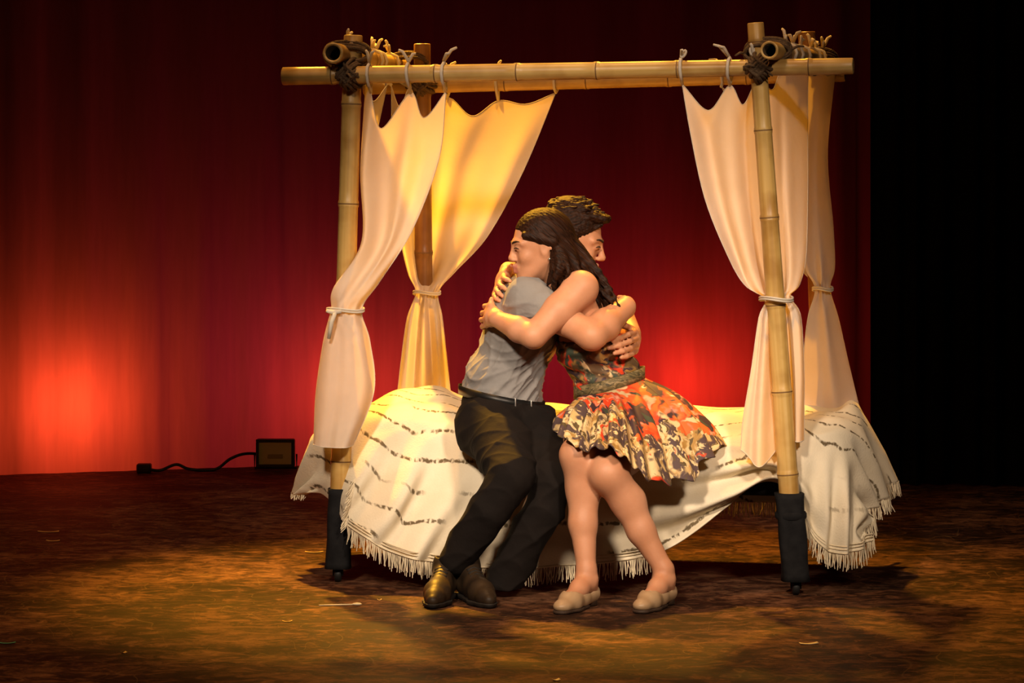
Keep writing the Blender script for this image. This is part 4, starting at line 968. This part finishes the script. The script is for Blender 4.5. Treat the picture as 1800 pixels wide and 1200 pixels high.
# skirt: lofted from the waistband to the flared hem
hemp = [(984, 758, -.18), (989, 764, -.38), (1010, 782, -.505), (1036, 791, -.51), (1068, 786, -.545), (1100, 806, -.54), (1126, 832, -.48), (1168, 850, -.38), (1216, 838, -.28), (1256, 796, -.20), (1262, 778, -.06), (1215, 748, .16), (1130, 738, .26), (1050, 738, .24), (1000, 745, .05)]
nh = len(hemp); hemw = np.array([list(W(*p)) for p in hemp])
ang = [math.atan2((p[1]+.08), (p[0]-wc.x)) for p in hemw]
wst = np.array([[wc.x+.116*math.cos(a), wc.y+.130*math.sin(a), wc.z-.02+.28*.116*math.cos(a)] for a in ang])
mid1 = wst*.62+hemw*.38; mid2 = wst*.28+hemw*.72
fr = np.array([max(0, min(1, (-.1-p[1])/.3)) for p in hemw]); rg = np.array([max(0, min(1, (p[0]-.45)/.2)) for p in hemw])
mid1[:, 2] += .045*fr+.028*rg; mid2[:, 2] += .050*fr+.022*rg; mid1[:, 1] -= .02*fr
G = np.stack([wst, mid1, mid2, hemw]); NRs, NCs = 70, 260
g = catmull(G, NRs); g = catmull(g.transpose(1, 0, 2), NCs, True).transpose(1, 0, 2)
t = np.linspace(0, 1, NRs)[:, None]; u = np.linspace(0, 2*math.pi, NCs, endpoint=False)[None, :]
cen = g.mean(1, keepdims=True); out = g-cen; out /= np.linalg.norm(out, axis=2, keepdims=True)+1e-9
rip = (.013*np.sin(u*17+2*t)+.010*np.sin(u*29+1.7)+.010*np.sin(u*9+t*3))*np.clip(t*1.3, 0, 1)
g += out*rip[:, :, None]; g[:, :, 2] += (.009*np.sin(u*17+2*t+1.2))*t
Vs = g.reshape(-1, 3); Fq = np.array(grid_faces(NRs, NCs, True))
skirt = quad_obj('skirt', Vs, Fq, [M['skirt_upper'], M['skirt_lower']], woman)
rowid = np.arange(len(Fq))//NCs/NRs; colid = (np.arange(len(Fq)) % NCs)/NCs*2*math.pi
skirt.data.polygons.foreach_set('material_index', (rowid > .60+.10*np.sin(colid*5+1)+.07*np.sin(colid*13)-.12*np.sin(colid+.4)).astype('i4'))
m = skirt.modifiers.new('thickness', 'SOLIDIFY'); m.thickness = .003
# ballet flats with small bow and low heel
for base, R, Lc in feet:
    f = Field(base-np.array((.24, .24, .02)), base+np.array((.24, .24, .13)), .003)
    f.chain([Lc(-.026, 0, .040), Lc(.05, 0, .032), Lc(.115, 0, .030), Lc(.165, 0, .022)], [.032, .030, .035, .022], .015)
    f.ell(Lc(.165, 0, .022), (.036, .028, .018), R, .015)
    f.carve(Lc(.036, 0, .076), (.100, .033, .042), R, .005); f.clip((0, 0, .010), (0, 0, -1))
    o = finish('shoe', f, [M['flat_shoe']], woman, 1)
    f = Field(base-np.array((.24, .24, .02)), base+np.array((.24, .24, .05)), .003)
    f.cap(Lc(-.03, 0, .004), Lc(-.02, 0, .018), .022, .026, .004); f.clip((0, 0, .001), (0, 0, -1)); f.clip((0, 0, .02), (0, 0, 1))
    finish('heel', f, [M['shoe_heel']], o, 0)
    f = Field(base-np.array((.24, .24, .02)), base+np.array((.24, .24, .05)), .003)
    f.chain([Lc(.04, 0, .006), Lc(.115, 0, .006), Lc(.172, 0, .006)], [.028, .035, .028], .02); f.clip((0, 0, .001), (0, 0, -1)); f.clip((0, 0, .011), (0, 0, 1))
    finish('sole', f, [M['shoe_heel']], o, 0)
    zb = .058
    V, Fs = join([tube([Lc(.128, 0, zb), Lc(.132, .012*s, zb+.004), Lc(.126, .018*s, zb), Lc(.124, .010*s, zb-.002), Lc(.128, 0, zb)], .0022, 5) for s in (-1, 1)]+[tube([Lc(.126, -.003, zb), Lc(.130, .003, zb)], .004, 6)])
    mesh_obj('bow', V, Fs, M['flat_shoe'], o)

M['led'] = plain('dim_led_chip', (0.16, 0.15, 0.09), 0.4)

# ================================================================== SMALL THINGS
# floodlight on the floor in front of the backdrop
def gp(px, py):  # floor point under a photo pixel
    d = F_PX*CAM_H/(py-HOR); return Vector(((px-900)*d/F_PX, d-CAM_D, 0))
fp = Vector(((484-900)*14.05/F_PX, 4.05, 0))
lamp = thing('floodlight', fp, 'small black square floodlight standing on the floor before the red backdrop', 'lamp')
hw, hh = .088, .128
V, Fs = box((fp.x-hw, fp.y-.005, .012), (fp.x+hw, fp.y+.045, .012+hh), .008); mesh_obj('housing', V, Fs, M['lamp_body'], lamp, False)
fr_ = []
for lo, hi in (((-hw, .012), (hw, .026)), ((-hw, hh-.002), (hw, hh+.012)), ((-hw, .026), (-hw+.014, hh-.002)), ((hw-.014, .026), (hw, hh-.002))):
    fr_.append(box((fp.x+lo[0], fp.y-.016, lo[1]), (fp.x+hi[0], fp.y-.005, hi[1]), .002))
V, Fs = join(fr_); mesh_obj('bezel', V, Fs, M['lamp_body'], lamp, False)
V, Fs = box((fp.x-hw+.014, fp.y-.010, .026), (fp.x+hw-.014, fp.y-.0055, hh-.002)); gl = mesh_obj('glass', V, Fs, M['lamp_glass'], lamp, False)
V, Fs = box((fp.x-.035, fp.y-.013, .052), (fp.x+.035, fp.y-.010, .072), .002); mesh_obj('led_chip', V, Fs, M['led'], gl, False)
V, Fs = tube([(fp.x-hw-.008, fp.y+.02, .07), (fp.x-hw-.008, fp.y+.02, .006), (fp.x+hw+.008, fp.y+.02, .006), (fp.x+hw+.008, fp.y+.02, .07)], .005, 6); mesh_obj('bracket', V, Fs, M['lamp_body'], lamp)
for i in range(7):
    V, Fs = box((fp.x-.07+.022*i, fp.y+.045, .03), (fp.x-.066+.022*i, fp.y+.065, .12)); mesh_obj('cooling_fin', V, Fs, M['lamp_body'], lamp, False)
# cable running left from the floodlight
cab = thing('power_cable', (fp.x-.4, 3.98, 0), 'black power cable looping along the floor left of the floodlight', 'cable')
pts = catmull([(fp.x-.03, fp.y+.075, .06), (fp.x-.13, 4.04, .075), (fp.x-.20, 4.0, .055), (fp.x-.27, 3.98, .008), (fp.x-.38, 3.95, .012), (fp.x-.44, 3.93, .035), (fp.x-.51, 3.92, .01), (fp.x-.56, 3.90, .015)], 60)
V, Fs = tube(pts, .007, 7); mesh_obj('cord', V, Fs, M['black_rubber'], cab)
V, Fs = box((fp.x-.615, 3.87, 0), (fp.x-.55, 3.93, .042), .008); mesh_obj('plug', V, Fs, M['black_rubber'], cab)
# stage litter
def scrap(px, py, L_, w_, ang, mat, label, name='paper_scrap', curl=.004):
    p = gp(px, py); ca, sa = math.cos(ang), math.sin(ang); n = 9; V = []
    for dz in (0, .0012):
        for i in range(n):
            t = i/(n-1)-.5
            for s in (-1, 1):
                wd = w_*(.55+.45*math.cos(t*2.4))*.5*s; x = t*L_
                V.append((p.x+x*ca-wd*sa, p.y+x*sa+wd*ca, .0008+dz+curl*(4*t*t)*(1 if s > 0 else .5)))
    Fs = []; m = 2*n
    for i in range(n-1):
        a = 2*i; Fs += [(a, a+1, a+3, a+2), (m+a, m+a+2, m+a+3, m+a+1), (a, a+2, m+a+2, m+a), (a+1, m+a+1, m+a+3, a+3)]
    Fs += [(0, m, m+1, 1), (m-2, m-1, 2*m-1, 2*m-2)]
    o = mesh_obj(name, V, Fs, M[mat], None); return tag(o, label, 'litter', 'litter on the stage floor')
sw = gp(598, 1065)
st = thing('fallen_petal', sw, 'cream petal on a thin pale stem lying before the left bed leg', 'petal')
V, Fs = tube([(sw.x-.066, sw.y-.002, .003), (sw.x-.02, sw.y, .004), (sw.x+.045, sw.y+.003, .005)], .0024, 6); mesh_obj('stem', V, Fs, M['scrap_cream'], st)
V, Fs = lathe([(.0005, -.017), (.006, -.012), (.010, 0), (.008, .010), (.0005, .016)], 12); V = [(sw.x+.052+v[2], sw.y+.004+v[0], .006+v[1]*.5) for v in V]; mesh_obj('petal', V, Fs, M['scrap_cream'], st)
scrap(1422, 1132, .055, .02, .25, 'scrap_cream', 'cream paper scrap on the floor below the right bed leg')
scrap(85, 935, .08, .01, .03, 'scrap_amber', 'upper thin pale strip on the floor at far left')
scrap(93, 951, .05, .01, .0, 'scrap_amber', 'lower thin pale strip on the floor at far left')
scrap(552, 971, .065, .007, .02, 'scrap_amber', 'thin yellow strip on the floor left of the left bed leg')
scrap(12, 1131, .05, .016, .1, 'scrap_green', 'green tape strip at the left edge of the floor', 'tape_strip')
scrap(978, 1196, .02, .02, .4, 'scrap_cream', 'tiny white scrap at the bottom edge of the floor')
scrap(667, 1055, .014, .008, .3, 'scrap_amber', 'tiny crumb beside the fallen petal')
scrap(218, 1148, .016, .012, .8, 'scrap_amber', 'tiny pale fleck on the floor at lower left')
scrap(505, 1093, .03, .006, .1, 'scrap_amber', 'thin tan sliver on the floor below the petal')
